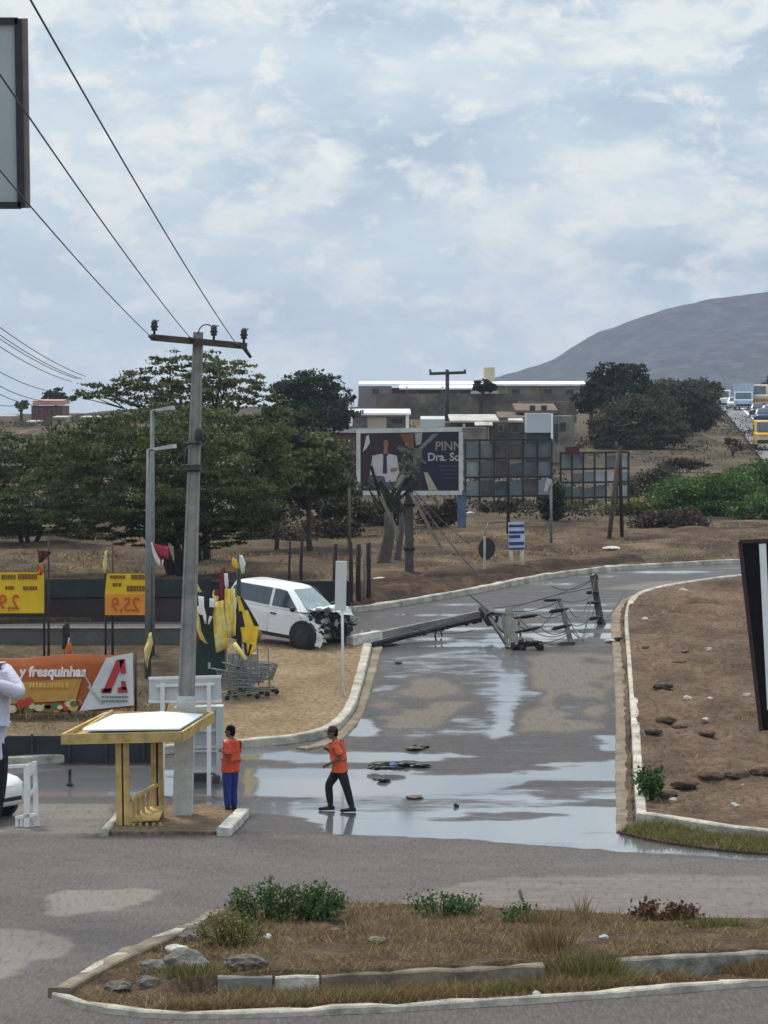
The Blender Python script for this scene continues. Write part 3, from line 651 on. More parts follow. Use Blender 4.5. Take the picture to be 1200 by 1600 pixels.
# ------------------------------------------------------------------ power pole, lamps, wires
def insulator(mb, p, h=.26, ax=(0, 0, 1), s=1.0):
    mb.lathe(p, [(.025*s, 0), (.025*s, h*.25), (.075*s, h*.3), (.05*s, h*.42), (.085*s, h*.52), (.055*s, h*.66), (.07*s, h*.76), (.03*s, h)], 9, ax)
def power_pole():
    d = 63.35; b = B(285, d, .08); top = P(310, 519, d)
    t = thing('power_pole', b, 'tall grey concrete power pole with a whitewashed foot behind the yellow shelter', 'power pole')
    mb = MB(); w0, w1 = .36, .19; n = 14
    mb.beam(b-Vector((0, 0, .3)), top, w0, w1, .30, .15, up=Vector((0, 1, 0)))
    # ribs of the double-T section
    for s in (-1, 1): mb.beam(b+Vector((s*w0*.43, -.165, 0)), top+Vector((s*w1*.43, -.09, 0)), .05, .03, .05, .03, up=Vector((0, 1, 0)))
    mb.build('shaft', M('pole_concrete', (.25, .24, .22), .85, .25, 3, .4), t)
    m1 = b.lerp(top, .245); MB().beam(b-Vector((0, .015, .1)), m1-Vector((0, .015, 0)), .39, .355, .36, .33, up=Vector((0, 1, 0))).build('whitewash_band', M('whitewashed_concrete', (.50, .50, .48), .85, .18, 4, .3), t)
    a = P(236, 527, d-.15); c = P(386, 541, d-.15)
    MB().beam(a, c, .12, .12, .13, .13).build('crossarm', M('rusty_crossarm', (.075, .05, .045), .8, .4, 4, .4), t)
    for px, py in ((241, 523), (334, 531), (381, 536)):
        m = MB(); insulator(m, P(px, py, d-.15), .3); m.tube([P(px, py, d-.15)+Vector((0, 0, .26)), P(px+7, py-22, d-.2)], .014, 5); m.build('insulator', m_dark, t, True)
    for px, py in ((239, 528), (301, 531), (372, 540)):
        m = MB(); p = P(px, py, d-.2); m.tube([p, p+Vector((-.05, -.25, .03))], [.05, .03], 8); m.build('strain_clamp', m_dark, t, True)
    arc = [P(311+12-13*math.cos(q), 521-14*math.sin(q), d-.1) for q in [i*math.pi/10 for i in range(11)]]
    MB().tube(arc, .014, 5).build('jumper_cable', m_wire, t, True)
    m = MB(); p = P(381, 543, d-.1); m.tube([p, p+Vector((.14, -.02, -.2))], [.045, .03], 8); m.build('stay_clamp', m_dark, t, True)
    m = MB(); p = P(311, 690, d-.25); m.lathe(p, [(.05, 0), (.09, .03), (.09, .22), (.05, .26)], 10); m.build('junction_can', m_dark, t, True)
    for py in (693, 728, 735):
        m = MB(); p = P(300, py, d); m.box(p+Vector((.0, -.0, 0)), (.36, .33, .045)); m.build('steel_band', m_dark, t)
    m = MB(); p = P(303, 730, d-.2); m.box(p, (.2, .14, .1)); m.build('bracket', m_dark, t)
    m = MB(); m.tube([P(307, 693, d-.2), P(290, 700, d-.3), P(288, 730, d-.25)], .012, 5); m.build('loose_cable', m_wire, t, True)
power_pole()
d = 63.5; g = 'overhead lines climbing to the upper left'
for nm, (a, e, dd) in {'lowest of the three lines, ending at the left tip of the crossarm': ((238, 528), (-330, -135), 17), 'middle of the three lines, ending beside the pole top': ((300, 531), (-240, -240), 17), 'highest of the three lines, ending at the right of the crossarm': ((371, 540), (-110, -280), 17)}.items():
    wire('power_line', 'overhead power line, '+nm, P(a[0], a[1], d-.2), P(e[0], e[1], dd), .12, .0085, g, 'power line')
left = [((-120, 415), (134, 588)), ((-120, 430), (128, 592)), ((-120, 438), (122, 592)), ((-120, 452), (112, 596)), ((-120, 500), (84, 612)), ((-120, 520), (66, 626)), ((-120, 536), (60, 634)), ((-120, 566), (24, 634))]
nm = ['topmost cable of the bundle sagging to the tree at left', 'second cable from the top of the bundle at left', 'third cable of the bundle at left, close under the second', 'fourth cable of the bundle at left, below the tight pair', 'fifth cable at left, the first below the wide gap', 'sixth cable at left, ending over the pink roofed house', 'seventh cable at left, ending over the pink roofed house', 'lowest thin cable at the left edge']
for (a, e), s in zip(left, nm): wire('service_cable', s, P(a[0], a[1], 60), P(e[0], e[1], 104), .25, .011, 'bundle of service cables at the left edge', 'cable')
def street_lamp(px, dd, top, armx, army, label):
    b = B(px, dd, .1); tp = P(px+1, top, dd)
    t = thing('street_lamp', b, label, 'street lamp')
    MB().tube([b, b.lerp(tp, .5), tp], [.085, .07, .05], 10).build('pole', m_polegrey, t, True)
    e = P(armx, army, dd-.2); s = tp+Vector((0, 0, -.02))
    MB().tube([s, s.lerp(e, .35)], .035, 8).build('arm', m_polegrey, t, True)
    m = MB(); q = (e-s).normalized(); m.beam(s.lerp(e, .25), e, .2, .26, .07, .10); m.build('lamp_head', m_lamp, t)
street_lamp(237, 81, 641, 270, 637, 'tall grey street lamp with the higher lamp head in front of the big tree')
street_lamp(231, 78, 702, 273, 697, 'shorter grey street lamp with the lower lamp head, just left of the taller one')

# ------------------------------------------------------------------ sign backs and boards near the camera
def big_board():
    d = 56.0; a = P(-190, 30, d); b = P(36, 325, d)
    t = thing('sign_board', Vector(((a.x+b.x)/2-.4, d+.3, zf(0, d))), 'large grey panel in a black frame cut by the top left edge', 'sign board')
    MB().prism([P(-190, 38, d), P(25, 38, d), P(29, 318, d), P(-190, 318, d)], (0, .06, 0)).build('panel', M('grey_sign_sheet', (.33, .36, .38), .5, .10, .9, .1), t)
    m = MB(); fr = [((-190, 33), (28, 33)), ((28, 30), (33, 324)), ((33, 321), (-190, 321)), ((-190, 30), (-190, 324))]
    for p, q in fr: m.beam(P(*p, d-.02), P(*q, d-.02), .12, .12, .1, .1, up=Vector((0, 1, 0)))
    m.build('frame', m_black, t)
    MB().beam(P(33.5, 29, d+.06), P(37.5, 325, d+.06), .07, .07, .22, .22, up=Vector((1, 0, 0))).build('edge_strip', M('brown_edge', (.20, .16, .14), .6), t)
    MB().tube([Vector((t.location.x, d+.25, 0)), Vector((t.location.x, d+.25, 15))], .14, 10).build('post', m_polegrey, t, True)
big_board()
def totem():
    d = 50.0; t = thing('totem_sign', P(1262, 1372, d).xy.to_3d(), 'black wedge shaped sign with a white upright strip at the right edge', 'totem sign')
    t.location.z = 0
    MB().prism([P(1158, 848, d), P(1330, 838, d), P(1330, 1148, d), P(1190, 1141, d)], (0, .35, 0)).build('panel', M('black_gloss_sheet', (.006, .005, .006), .6, .3, 3, spec=.12), t)
    m = MB(); m.beam(P(1156, 847, d-.02), P(1189, 1142, d-.02), .06, .06, .06, .06, up=Vector((0, 1, 0))); m.beam(P(1155, 846, d-.02), P(1330, 840, d-.02), .06, .06, .06, .06, up=Vector((0, 1, 0))); m.build('edge_trim', M('dark_red_trim', (.035, .014, .014), .5), t)
    MB().prism([P(1186, 850, d-.03), P(1197, 849, d-.03), P(1207, 1095, d-.03), P(1199, 1110, d-.03)], (0, .028, 0)).build('white_strip', m_white, t)
    MB().prism([P(1206, 849, d-.03), P(1330, 846, d-.03), P(1330, 1120, d-.03), P(1214, 1110, d-.03)], (0, .025, 0)).build('face', m_white, t)
    MB().tube([Vector((t.location.x, d+.17, 0)), P(1262, 1100, d+.17)], .12, 10).build('post', m_polegrey, t, True)
totem()
def info_sign():
    t = thing('information_sign', B(808, 102.5, .3), 'blue and white striped information sign on two white posts by the bend', 'sign'); d = 102.5
    for px in (799, 816): MB().tube([B(px, d, 0), P(px, 850, d)], .055, 8).build('post', M('cream_post', (.5, .46, .36), .7), t, True)
    MB().prism([P(794, 816, d-.06), P(819, 815, d-.06), P(820, 859, d-.06), P(795, 860, d-.06)], (0, .03, 0)).build('panel', M('pale_blue_sheet', (.42, .50, .62), .5), t)
    m = MB()
    for a, b in ((820, 824), (830, 834), (836.5, 841), (847, 852), (856, 859)): m.prism([P(795, a, d-.075), P(819 if a != 836.5 else 813, a-.6, d-.075), P(819 if a != 836.5 else 813, b-.6, d-.075), P(795.5, b, d-.075)], (0, .012, 0))
    m.build('lettering', M('navy_print', (.02, .035, .15), .5), t)
info_sign()
def round_sign():
    d = 101.5; t = thing('road_sign', B(757, d, .3), 'dark back of a round road sign on a white post left of the striped sign', 'road sign')
    MB().beam(B(756.5, d, 0), P(757, 838, d), .09, .09, .09, .09, up=Vector((0, 1, 0))).build('post', M('white_post', (.42, .40, .34), .7), t)
    m = MB(); c = P(760, 857, d+.08)
    m.lathe(c, [(.33, 0), (.35, .012), (.35, .025), (.33, .035)], 22, Vector((.62, -.78, 0))); m.build('disc', m_black, t)
    MB().tube([P(757, 838, d), P(763, 815, d+.2)], [.02, .012], 5).build('bent_rod', m_polegrey, t, True)
round_sign()
def blade_sign():
    d = 76.0; t = thing('blade_sign', B(536, d, .15), 'tall narrow white blade sign on a thin post in front of the wrecked car', 'sign')
    MB().tube([B(536, d, 0), P(534.5, 900, d)], .032, 8).build('post', m_white, t, True)
    MB().box((P(532.5, 915, d-.05)), (.265, .05, 1.16), rot=Matrix.Rotation(.02, 3, 'Y'), bev=.012).build('panel', M('blade_panel_white', (.56, .58, .58), .5, .06, 3), t)
blade_sign()
def two_post_sign():
    d = 66.2; t = thing('notice_board', B(290, d, .05), 'white notice board seen from the back on two white posts behind the power pole', 'notice board')
    MB().prism([P(233, 1061, d+.06), P(345, 1058, d+.06), P(346, 1095, d+.06), P(233, 1096, d+.06)], (0, .04, 0)).build('panel', M('board_back', (.52, .55, .56), .6, .08, 3), t)
    m = MB()
    for a, b in (((232, 1060), (346, 1057)), ((232, 1096.5), (347, 1095.5)), ((243, 1072), (335, 1069))): m.beam(P(*a, d), P(*b, d), .05, .05, .05, .05)
    m.build('frame', m_white, t)
    for px in (254, 326.5): MB().beam(B(px, d), P(px, 1068, d-.02), .085, .085, .085, .085, up=Vector((0, 1, 0))).build('post', m_white, t)
two_post_sign()
def cabinet():
    d = 67.6; t = thing('display_cabinet', B(312, d, .05), 'pale grey shelved cabinet with a dark green base behind the power pole', 'cabinet')
    x0, x1, x2 = 272, 347, 330; lg = M('cabinet_grey', (.42, .44, .44), .6, .10, 3); g2 = M('cabinet_panel_grey', (.30, .32, .32), .6, .1, 3)
    b = HZ+F*(CH-zf(0, d))/d; u = lambda a, y, dd=0: P(a, y, d+dd)
    MB().prism([u(x0, 1106), u(x1, 1104), u(x1, 1198), u(x0, 1200)], (0, .5, 0)).build('body', g2, t)
    for y in (1108, 1140, 1166, 1172, 1199): MB().prism([u(x0, y, -.04), u(x1, y-1, -.04), u(x1, y+3, -.04), u(x0, y+4, -.04)], (0, .05, 0)).build('shelf', lg, t)
    MB().prism([u(337, 1104, -.05), u(348, 1104, -.05), u(348, b-8, -.05), u(338, b-8, -.05)], (0, .5, 0)).build('side_panel', lg, t)
    MB().prism([u(298, 1211, -.03), u(330, 1210, -.03), u(330, 1255, -.03), u(298, 1257, -.03)], (0, .4, 0)).build('green_bin', M('dark_green_panel', (.012, .032, .026), .5, .2, 3), t)
    MB().prism([u(x0, 1211), u(x1-4, 1211), u(x1-4, b+1), u(x0, b+1)], (0, .4, 0)).build('base', m_dirtywhite, t)
    MB().box(u(338, 1225, -.1), (.16, .2, .36), bev=.03).build('bottle_crate', m_dark, t)
cabinet()
def shelter():
    d = 62.3; t = thing('bus_shelter', B(225, d, .1), 'small ochre bus shelter with a pale sloping roof and slatted bench', 'bus shelter')
    z = lambda px, py, dd: P(px, py, dd)
    # fascia frame round a shallow sloping roof; the back is higher
    nl, nr, fl, fr = z(97, 1147, 61.7), z(284, 1143, 61.7), z(166, 1112.5, 63.0), z(333, 1112, 63.0)
    dn = Vector((0, 0, -.20))
    def fascia(a, b): 
        v = (b-a).cross(Vector((0, 0, 1))).normalized()*.03
        MB().prism([a-v, b-v, b-v+dn, a-v+dn], v*2).build('fascia', m_yellow, t)
    fascia(nl, nr); fascia(nr, fr); fascia(fl, nl); fascia(fr, fl)
    r = [z(128, 1142.5, 61.75), z(281, 1140.5, 61.75), z(318, 1118, 62.93), z(252, 1114, 62.96), z(172, 1118.5, 62.93)]
    MB().prism(r, (0, 0, .03)).build('roof', m_roofsheet, t)
    MB().prism([nl.lerp(fl, .05)+Vector((.05, .06, -.08)), nr.lerp(fr, .05)+Vector((-.05, .06, -.08)), fr+Vector((-.05, -.06, -.1)), fl+Vector((.05, -.06, -.1))], (0, 0, -.04)).build('ceiling', m_yellow, t)
    MB().beam(nl.lerp(fl, .15)+Vector((.28, 0, .02)), fl+Vector((.12, 0, .02)), .05, .05, .05, .05).build('roof_rail', m_yellow, t)
    def post(px0, px1, dd, y, yb=None): MB().prism([z(px0, y, dd), z(px1, y, dd), Vector((z(px1+2, 0, dd).x, dd, zf(0, dd)+.08)), Vector((z(px0+2, 0, dd).x, dd, zf(0, dd)+.08))], (0, .11, 0)).build('post', m_yellow, t)
    post(180, 189, 61.85, 1155); post(192, 201, 61.85, 1155); post(235, 243, 62.8, 1148); post(247, 254, 62.8, 1148)
    for px in (189, 243): MB().prism([z(px, 1156, 61.9 if px < 200 else 62.85), z(px+4, 1156, 61.9 if px < 200 else 62.85), z(px+5, 1290, 61.9 if px < 200 else 62.85), z(px+1, 1290, 61.9 if px < 200 else 62.85)], (0, .05, 0)).build('spacer', M('rust_brown', (.11, .045, .02), .8, .3, 5), t)
    # bench: slatted back climbing away, seat boards, front slats
    for i in range(5):
        a = i/4; x = 206+a*30; dd = 62.0+a*.7
        MB().prism([z(x, 1252-a*22, dd), z(x+5.5, 1250-a*22, dd), z(x+5.5, 1296-a*8, dd), z(x, 1296-a*8, dd)], (0, .03, 0)).build('back_slat', m_yellow, t)
    MB().beam(z(204, 1250, 61.98), z(245, 1226, 62.7), .05, .05, .07, .07).build('top_rail', m_yellow, t)
    MB().prism([z(205, 1284, 61.9), z(248, 1282, 61.9), z(258, 1262, 62.7), z(226, 1264, 62.7)], (0, 0, .04)).build('seat', m_yellow, t)
    for i in range(5):
        x = 206+i*10.5; MB().prism([z(x, 1286, 61.88), z(x+5, 1286, 61.88), z(x+5, 1305, 61.88), z(x, 1305, 61.88)], (0, .06, 0)).build('leg', m_yellow, t)
shelter()
def white_gate():
    d = 62.2; t = thing('railing', B(42, d), 'white painted railing post frame with a slanting brace at the left edge', 'railing')
    MB().prism([P(37, 1196, d), P(55, 1189, d), P(56, 1205, d), P(38, 1222, d)], (0, .05, 0)).build('cap_board', m_white, t)
    MB().prism([P(37, 1198, d-.03), P(46, 1194, d-.03), P(47, 1230, d-.03), P(45, 1307, d-.03), P(37, 1307, d-.03)], (0, .06, 0)).build('post', m_white, t)
    MB().prism([P(51, 1190, d+.08), P(57, 1190, d+.08), P(62, 1307, d+.08), P(53, 1307, d+.08)], (0, .06, 0)).build('post', m_white, t)
    for a, b in (((44, 1244), (55, 1230)), ((24, 1278), (58, 1272)), ((0, 1199), (40, 1196))): MB().beam(P(*a, d), P(*b, d), .06, .06, .06, .06).build('rail', m_white, t)
    for px in (24, 31): MB().prism([P(px, 1277, d), P(px+5, 1276, d), P(px+4, 1307, d), P(px-1, 1307, d)], (0, .05, 0)).build('slat', m_white, t)
white_gate()
def bollard():
    tg = MB(); b = B(109, 67.2); tg.lathe(b, [(.07, 0), (.07, .04), (.035, .06), (.032, .30), (.045, .32), (.02, .36)], 10)
    tag(rebase(tg.build('bollard', m_dark, None, True)), 'short dark post standing in the puddle left of the shelter', 'bollard')
bollard()

# ------------------------------------------------------------------ supermarket yard on the left
def walls():
    # low walls stand on sloping ground: the outlines below are their faces
    def wall(name, label, px0, px1, top, bot, d, mat, th=.18, cap=None):
        t = thing(name, Vector((P((px0+px1)/2, 0, d).x, d, zf(0, d))), label, 'wall')
        MB().prism([P(px0, top, d), P(px1, top, d), P(px1, bot+6, d), P(px0, bot+6, d)], (0, th, 0)).build('wall_face', mat, t)
        if cap: MB().prism([P(px0, top-3, d-.03), P(px1, top-3, d-.03), P(px1, top-.5, d-.03), P(px0, top-.5, d-.03)], (0, th+.06, 0)).build('coping', cap, t)
        return t
    t = wall('boundary_wall', 'long black boundary wall running behind the white car and price boards', -260, 547, 908, 985, 88.6, M('black_wall', (.022, .02, .024), .9, .35, .8, .3))
    MB().prism([P(-260, 906, 88.5), P(330, 904, 88.5), P(330, 932, 88.5), P(-260, 936, 88.5)], (0, .05, 0)).build('mesh_band', M('green_black_mesh', (.016, .026, .026), .8, .3, 2), t)
    m = M('brown_black_render', (.034, .025, .023), .9, .35, .7, .3); MB().prism([P(-260, 938, 88.54), P(330, 934, 88.54), P(330, 985, 88.54), P(-260, 987, 88.54)], (0, .03, 0)).build('stained_render', m, t)
    wall('low_wall', 'low grey concrete wall under the yellow price boards', -260, 283, 984, 1014, 82.5, M('grey_block', (.10, .105, .11), .9, .2, 1.5, .4), .2, M('coping_grey', (.15, .152, .155), .9, .3, 3))
    t = wall('black_fence', 'low blue black sheet fence at the kerb left of the shelter', -260, 246, 1150, 1186, 69.5, M('blue_black_sheet', (.016, .020, .030), .6, .35, .7, .15), .06)
    for k in range(9): MB().beam(P(-240+k*58, 1147, 69.45), P(-240+k*58, 1190, 69.45), .05, .05, .05, .05, up=Vector((0, 1, 0))).build('post', m_dark, t)
    # sloping tan bank behind the fence
    vs = []; fs = []; n = 40
    for i in range(n+1):
        x = -4.9-9.5*i/n
        for j, (y, z) in enumerate(((69.9, 0), (71.2, 0), (72.6, 0), (73.3, 0))):
            vs.append((x, y, zf(x, y)+(.14, .24, .20, .12)[j]+.08*(float(fbm(x, y, .8, 3, 3))-.5)))
    for i in range(n):
        for j in range(3): fs.append((i*4+j, i*4+j+1, i*4+j+5, i*4+j+4))
    tag(MB().add(vs, fs).build('earth_bank', ground_material('tan_bank', [(.3, (.11, .08, .05)), (.5, (.19, .145, .09)), (.72, (.27, .21, .14))], .9, (1, 1, 1), .8, 10), None, True), kind='structure')
walls()
def banner():
    d = 73.6; t = thing('banner', P(70, 1113, d), 'orange fruit and vegetable banner with a white corner and big red letter A', 'banner')
    # cloth sags between its posts
    def cloth(x0, x1, yt, yb, n, off=0, bulge=.05):
        vs = []; fs = []
        for i in range(n+1):
            u = i/n
            for j in range(7):
                w = j/6; px = x0+(x1-x0)*u; py = yt(u)+(yb(u)-yt(u))*w
                vs.append(P(px, py, d-off+bulge*math.sin(u*9)*math.sin(w*3.1)))
        for i in range(n):
            for j in range(6): fs.append((i*7+j, i*7+j+1, i*7+j+8, i*7+j+7))
        m = MB().add(vs, fs); return m
    T = lambda px: 1028-(px-0)*.036+2.0*math.sin(px*.045); Bt = lambda px: 1117-(px)*.047+1.2*math.sin(px*.09)
    x0, x1 = -190, 208; tt = lambda u: T(x0+(x1-x0)*u); bb = lambda u: Bt(x0+(x1-x0)*u)
    mo = M('orange_print', (.50, .10, .03), .6, .25, .8, c2=(.56, .16, .04)); o = cloth(x0, x1, tt, bb, 60).build('cloth', mo, t, True)
    o.modifiers.new('thick', 'SOLIDIFY').thickness = .01
    # lower band of printed produce
    rr = random.Random(5)
    mats = [M('print_yellow', (.55, .42, .12), .6), M('print_red', (.42, .05, .03), .6), M('print_green', (.10, .15, .04), .6), M('print_cream', (.62, .55, .36), .6)]
    for k, mt in enumerate(mats):
        m = MB()
        for i in range(26):
            px = rr.uniform(-180, 128); py = Bt(px)-rr.uniform(3, 13 if k != 1 else 20); r = rr.uniform(.05, .10)
            if px > 118 and py < 1095: continue
            c = P(px, py, d-.075-.004*k-.001*i); m.prism([c+Vector((math.cos(q)*r*1.3, 0, math.sin(q)*r)) for q in [2*math.pi*j/9 for j in range(9)]], (0, .004, 0))
        m.build('printed_fruit', mt, t)
    mg = M('golden_print', (.52, .27, .06), .6, .25, 2); m = MB(); m.prism([P(30, 1066, d-.06), P(128, 1060, d-.06), P(118, 1094, d-.06), P(-60, 1104, d-.06), P(-60, 1072, d-.06)], (0, .004, 0)); m.build('golden_panel', mg, t)
    # white corner with the letter
    mw = M('banner_white', (.58, .60, .61), .6, .12, 1.5, .2)
    MB().prism([P(166, 1028, d-.10), P(207, 1020, d-.10), P(209, 1102, d-.10), P(124, 1111, d-.10)], (0, .012, 0)).build('white_corner', mw, t)
    mfold = M('banner_fold', (.40, .43, .44), .6); m = MB(); m.beam(P(138, 1072, d-.12), P(160, 1099, d-.12), .05, .05, .012, .012, up=Vector((0, 1, 0))); m.beam(P(128, 1048, d-.12), P(142, 1072, d-.12), .03, .03, .012, .012, up=Vector((0, 1, 0))); m.build('fold', mfold, t)
    mr = M('logo_red', (.42, .035, .04), .6, .12, 3); q = lambda px, py: P(px, py, d-.13)
    m = MB()
    m.prism([q(182, 1031), q(195, 1030), q(172, 1082), q(160, 1082)], (0, .008, 0)); m.prism([q(186, 1031), q(195, 1030), q(197, 1052), q(189, 1053)], (0, .007, 0))
    m.prism([q(158, 1076), q(175, 1075), q(174, 1083), q(158, 1083)], (0, .009, 0)); m.prism([q(184, 1074), q(197, 1073), q(200, 1082), q(184, 1083)], (0, .009, 0)); m.prism([q(189, 1064), q(196, 1064), q(198, 1078), q(190, 1078)], (0, .006, 0))
    m.build('logo_letter', mr, t)
    m = MB(); rr = random.Random(2)
    for row, y in enumerate((1087.5, 1094)):
        x = 159
        while x < 199:
            w = rr.uniform(1.5, 4); m.prism([q(x, y), q(x+w, y-.3), q(x+w, y+2.8), q(x, y+3.1)], (0, .006, 0)); x += w+rr.uniform(.5, 1.2)
    m.build('small_print', M('print_grey_green', (.16, .22, .20), .6), t)
    me = text_mesh('y fresquinhas', .32, facing(P(82, 1050, d-.09), sx=.90), .003, .12, .014); link('lettering', me, M('lettering_white', (.75, .70, .66), .6), t); 
    for v in me.vertices: v.co -= t.location
    m = MB(); x = 45; rr = random.Random(9)
    while x < 108:
        w = rr.uniform(3, 6); m.prism([q(x, 1067), q(x+w, 1066.6), q(x+w, 1074), q(x, 1074.4)], (0, .006, 0)); x += w+rr.uniform(1, 2)
    m.build('yellow_print', M('lettering_yellow', (.62, .40, .08), .6), t)
    for px in (108, 212): MB().tube([B(px, d+.1), P(px, 1018, d+.1)], .03, 6).build('post', m_dark, t, True)
banner()
def price_board(x0, x1, yt, yb, d, label, num, numx, numsize, split=None, lines=()):
    t = thing('price_board', B((x0+x1)/2, d, .1), label, 'price board', 'price boards hung facing away')
    my = M('price_yellow', (.72, .47, .012), .6, .12, 2); mo = M('price_orange', (.70, .27, .03), .6, .12, 2); mk = M('price_print', (.20, .09, .01), .6)
    if split: 
        MB().prism([P(x0+3, yt, d), P(x1, yt, d), P(x1, split, d), P(x0, split, d)], (0, .02, 0)).build('sheet', my, t)
        MB().prism([P(x0, split, d-.012), P(x1, split, d-.012), P(x1, yb, d-.012), P(x0, yb, d-.012)], (0, .02, 0)).build('price_strip', mo, t)
    else: MB().prism([P(x0, yt, d), P(x1, yt, d), P(x1, yb, d), P(x0, yb, d)], (0, .02, 0)).build('sheet', my, t)
    m = MB()
    for a, b in (((x0, yb+1), (x1, yb+1)), ((x1, yt), (x1, yb)), ((x0, yt), (x1, yt)), ((x0, yt), (x0, yb))): m.beam(P(*a, d+.02), P(*b, d+.02), .035, .035, .035, .035, up=Vector((0, 1, 0)))
    m.build('frame', m_dark, t)
    m = MB(); rr = random.Random(int(x1))
    for (a, b, y, h) in lines:
        x = a
        while x < b:
            w = rr.uniform(1.6, 4.2); m.prism([P(x, y, d-.02), P(min(x+w, b), y, d-.02), P(min(x+w, b), y+h, d-.02), P(x, y+h, d-.02)], (0, .012, 0)); x += w+rr.uniform(.5, 1.2)
    m.build('small_print', mk, t)
    me = text_mesh(num, numsize, facing(P(numx, (split+yb)/2+1 if split else yb-16, d-.03), True, .85), .004, 0, .004); o = link('lettering', me, M('price_red', (.50, .10, .012), .6), t)
    for v in me.vertices: v.co -= t.location
    for px in (x0+1, x1): MB().tube([B(px, d+.05), P(px, yt-12, d+.05)], .03, 6).build('post', m_dark, t, True)
price_board(-38, 69, 894, 958, 80.5, 'yellow price board cut by the left edge with a reversed 2,9 price', '2,9', 14, .52, None, [(2, 24, 898, 7), (28, 58, 897, 8), (8, 22, 916, 5), (36, 58, 916, 6)])
price_board(164, 236, 896, 961, 80.5, 'yellow and orange price board with a reversed 25,9 price beside the lamp posts', '25,9', 196, .50, 928, [(172, 196, 899, 5), (205, 233, 898, 7), (176, 190, 911, 5), (198, 232, 915, 9)])
def booth():
    d = 77.5; t = thing('booth', B(325, d, .14), 'dark green booth hung with pennants behind the power pole', 'booth')
    mg = M('bottle_green_sheet', (.010, .040, .030), .5, .25, 2, .1)
    MB().prism([P(296, 965, d), P(352, 962, d), P(351, 1058, d), P(296, 1060, d)], (0, 1.0, 0)).build('body', mg, t)
    MB().prism([P(292, 958, d-.1), P(356, 955, d-.1), P(356, 963, d-.1), P(292, 966, d-.1)], (0, 1.2, 0)).build('roof', mg, t)
    MB().prism([P(325, 1035, d-.01), P(329, 1035, d-.01), P(329, 1045, d-.01), P(325, 1045, d-.01)], (0, .008, 0)).build('lock_plate', m_lamp, t)
    MB().tube([B(374, d-.4), P(373, 866, d-.4)], [.085, .045], 8).build('flag_post', M('dark_green_post', (.012, .03, .022), .6), t, True)
booth()
def flag(pts, d, mat, label, cat='flag', wav=.06, name='flag', print_mat=None):
    """a hanging cloth: pts is a list of (left, right) pixel pairs going down"""
    vs = []; fs = []; n = len(pts); k = 5
    for i, ((ax, ay), (bx, by)) in enumerate(pts):
        for j in range(k):
            u = j/(k-1); vs.append(P(ax+(bx-ax)*u, ay+(by-ay)*u, d+wav*math.sin(j*1.9+i*1.1)))
    for i in range(n-1):
        for j in range(k-1): fs.append((i*k+j, i*k+j+1, (i+1)*k+j+1, (i+1)*k+j))
    o = MB().add(vs, fs).build(name, mat, None, True)
    if print_mat:
        o.data.materials.append(print_mat); R = random.Random(len(label))
        for p in o.data.polygons:
            if R.random() < .36: p.material_index = 1
    md = o.modifiers.new('cloth_thickness', 'SOLIDIFY'); md.thickness = .012; sb = o.modifiers.new('soft', 'SUBSURF'); sb.subdivision_type = 'SIMPLE'; sb.levels = 1; sb.render_levels = 1
    rebase(o); tag(o, label, cat, 'flags and pennants round the booth'); return o
f_y = M('flag_yellow', (.75, .50, .04), .8, .2, 4); f_py = M('flag_pale_yellow', (.72, .62, .24), .8, .2, 4); f_w = M('flag_white', (.74, .74, .75), .8, .12, 4); f_r = M('flag_dark_red', (.16, .018, .018), .8, .3, 4); f_o = M('flag_orange', (.50, .13, .02), .8, .2, 4); f_k = M('flag_black', (.02, .014, .016), .8, .3, 4)
flag([((331, 942), (349, 938)), ((333, 965), (351, 960)), ((335, 990), (354, 985)), ((338, 1020), (357, 1012))], 76.9, f_py, 'long pale yellow banner flag, left of the two hanging on the booth', print_mat=f_y)
flag([((351, 920), (367, 920)), ((351, 945), (368, 944)), ((353, 970), (369, 967)), ((355, 998), (368, 993))], 76.9, f_py, 'straight yellow banner flag hanging right beside the red one', print_mat=f_y)
flag([((370, 930), (380, 936)), ((374, 955), (391, 953)), ((376, 980), (405, 978)), ((380, 1003), (400, 1009)), ((384, 1024), (391, 1026))], 76.5, f_y, 'crumpled yellow and black flag blown out next to the rear of the white car', print_mat=f_k)
flag([((396, 984), (402, 980)), ((395, 995), (410, 990)), ((394, 1006), (405, 1004))], 76.8, M('flag_brown', (.20, .16, .07), .8, .3, 4), 'small brown rag hanging behind the yellow and black flag')
flag([((301, 929), (336, 936)), ((303, 946), (335, 949)), ((312, 960), (332, 963)), ((317, 974), (327, 976))], 76.8, f_w, 'white cloth hanging from the booth roof', print_mat=f_k)
flag([((300, 893), (304, 891)), ((301, 908), (306, 906)), ((304, 918), (312, 920)), ((311, 926), (316, 925))], 76.8, f_py, 'cream pennant blowing just right of the power pole')
flag([((301, 953), (307, 957)), ((305, 962), (312, 965)), ((307, 980), (314, 985)), ((313, 998), (322, 1003)), ((320, 1005), (325, 1005))], 76.8, f_py, 'curved yellow pennant below the white cloth')
flag([((301, 956), (309, 956)), ((301, 975), (312, 978)), ((301, 1000), (310, 1002))], 77.0, f_o, 'dark orange cloth behind the curved yellow pennant')
flag([((346, 890), (352, 884)), ((344, 905), (353, 903)), ((345, 922), (352, 925)), ((347, 960), (354, 965)), ((349, 985), (355, 990))], 77.1, f_r, 'dark red flag strip between the two yellow banner flags')
flag([((350, 896), (355, 896)), ((351, 908), (357, 908)), ((353, 920), (357, 921))], 76.7, f_w, 'narrow white pennant over the dark red strip')
flag([((363, 871), (369, 874)), ((362, 882), (373, 884)), ((368, 888), (375, 888))], 76.9, f_y, 'yellow pennant on the left of the green flag post top')
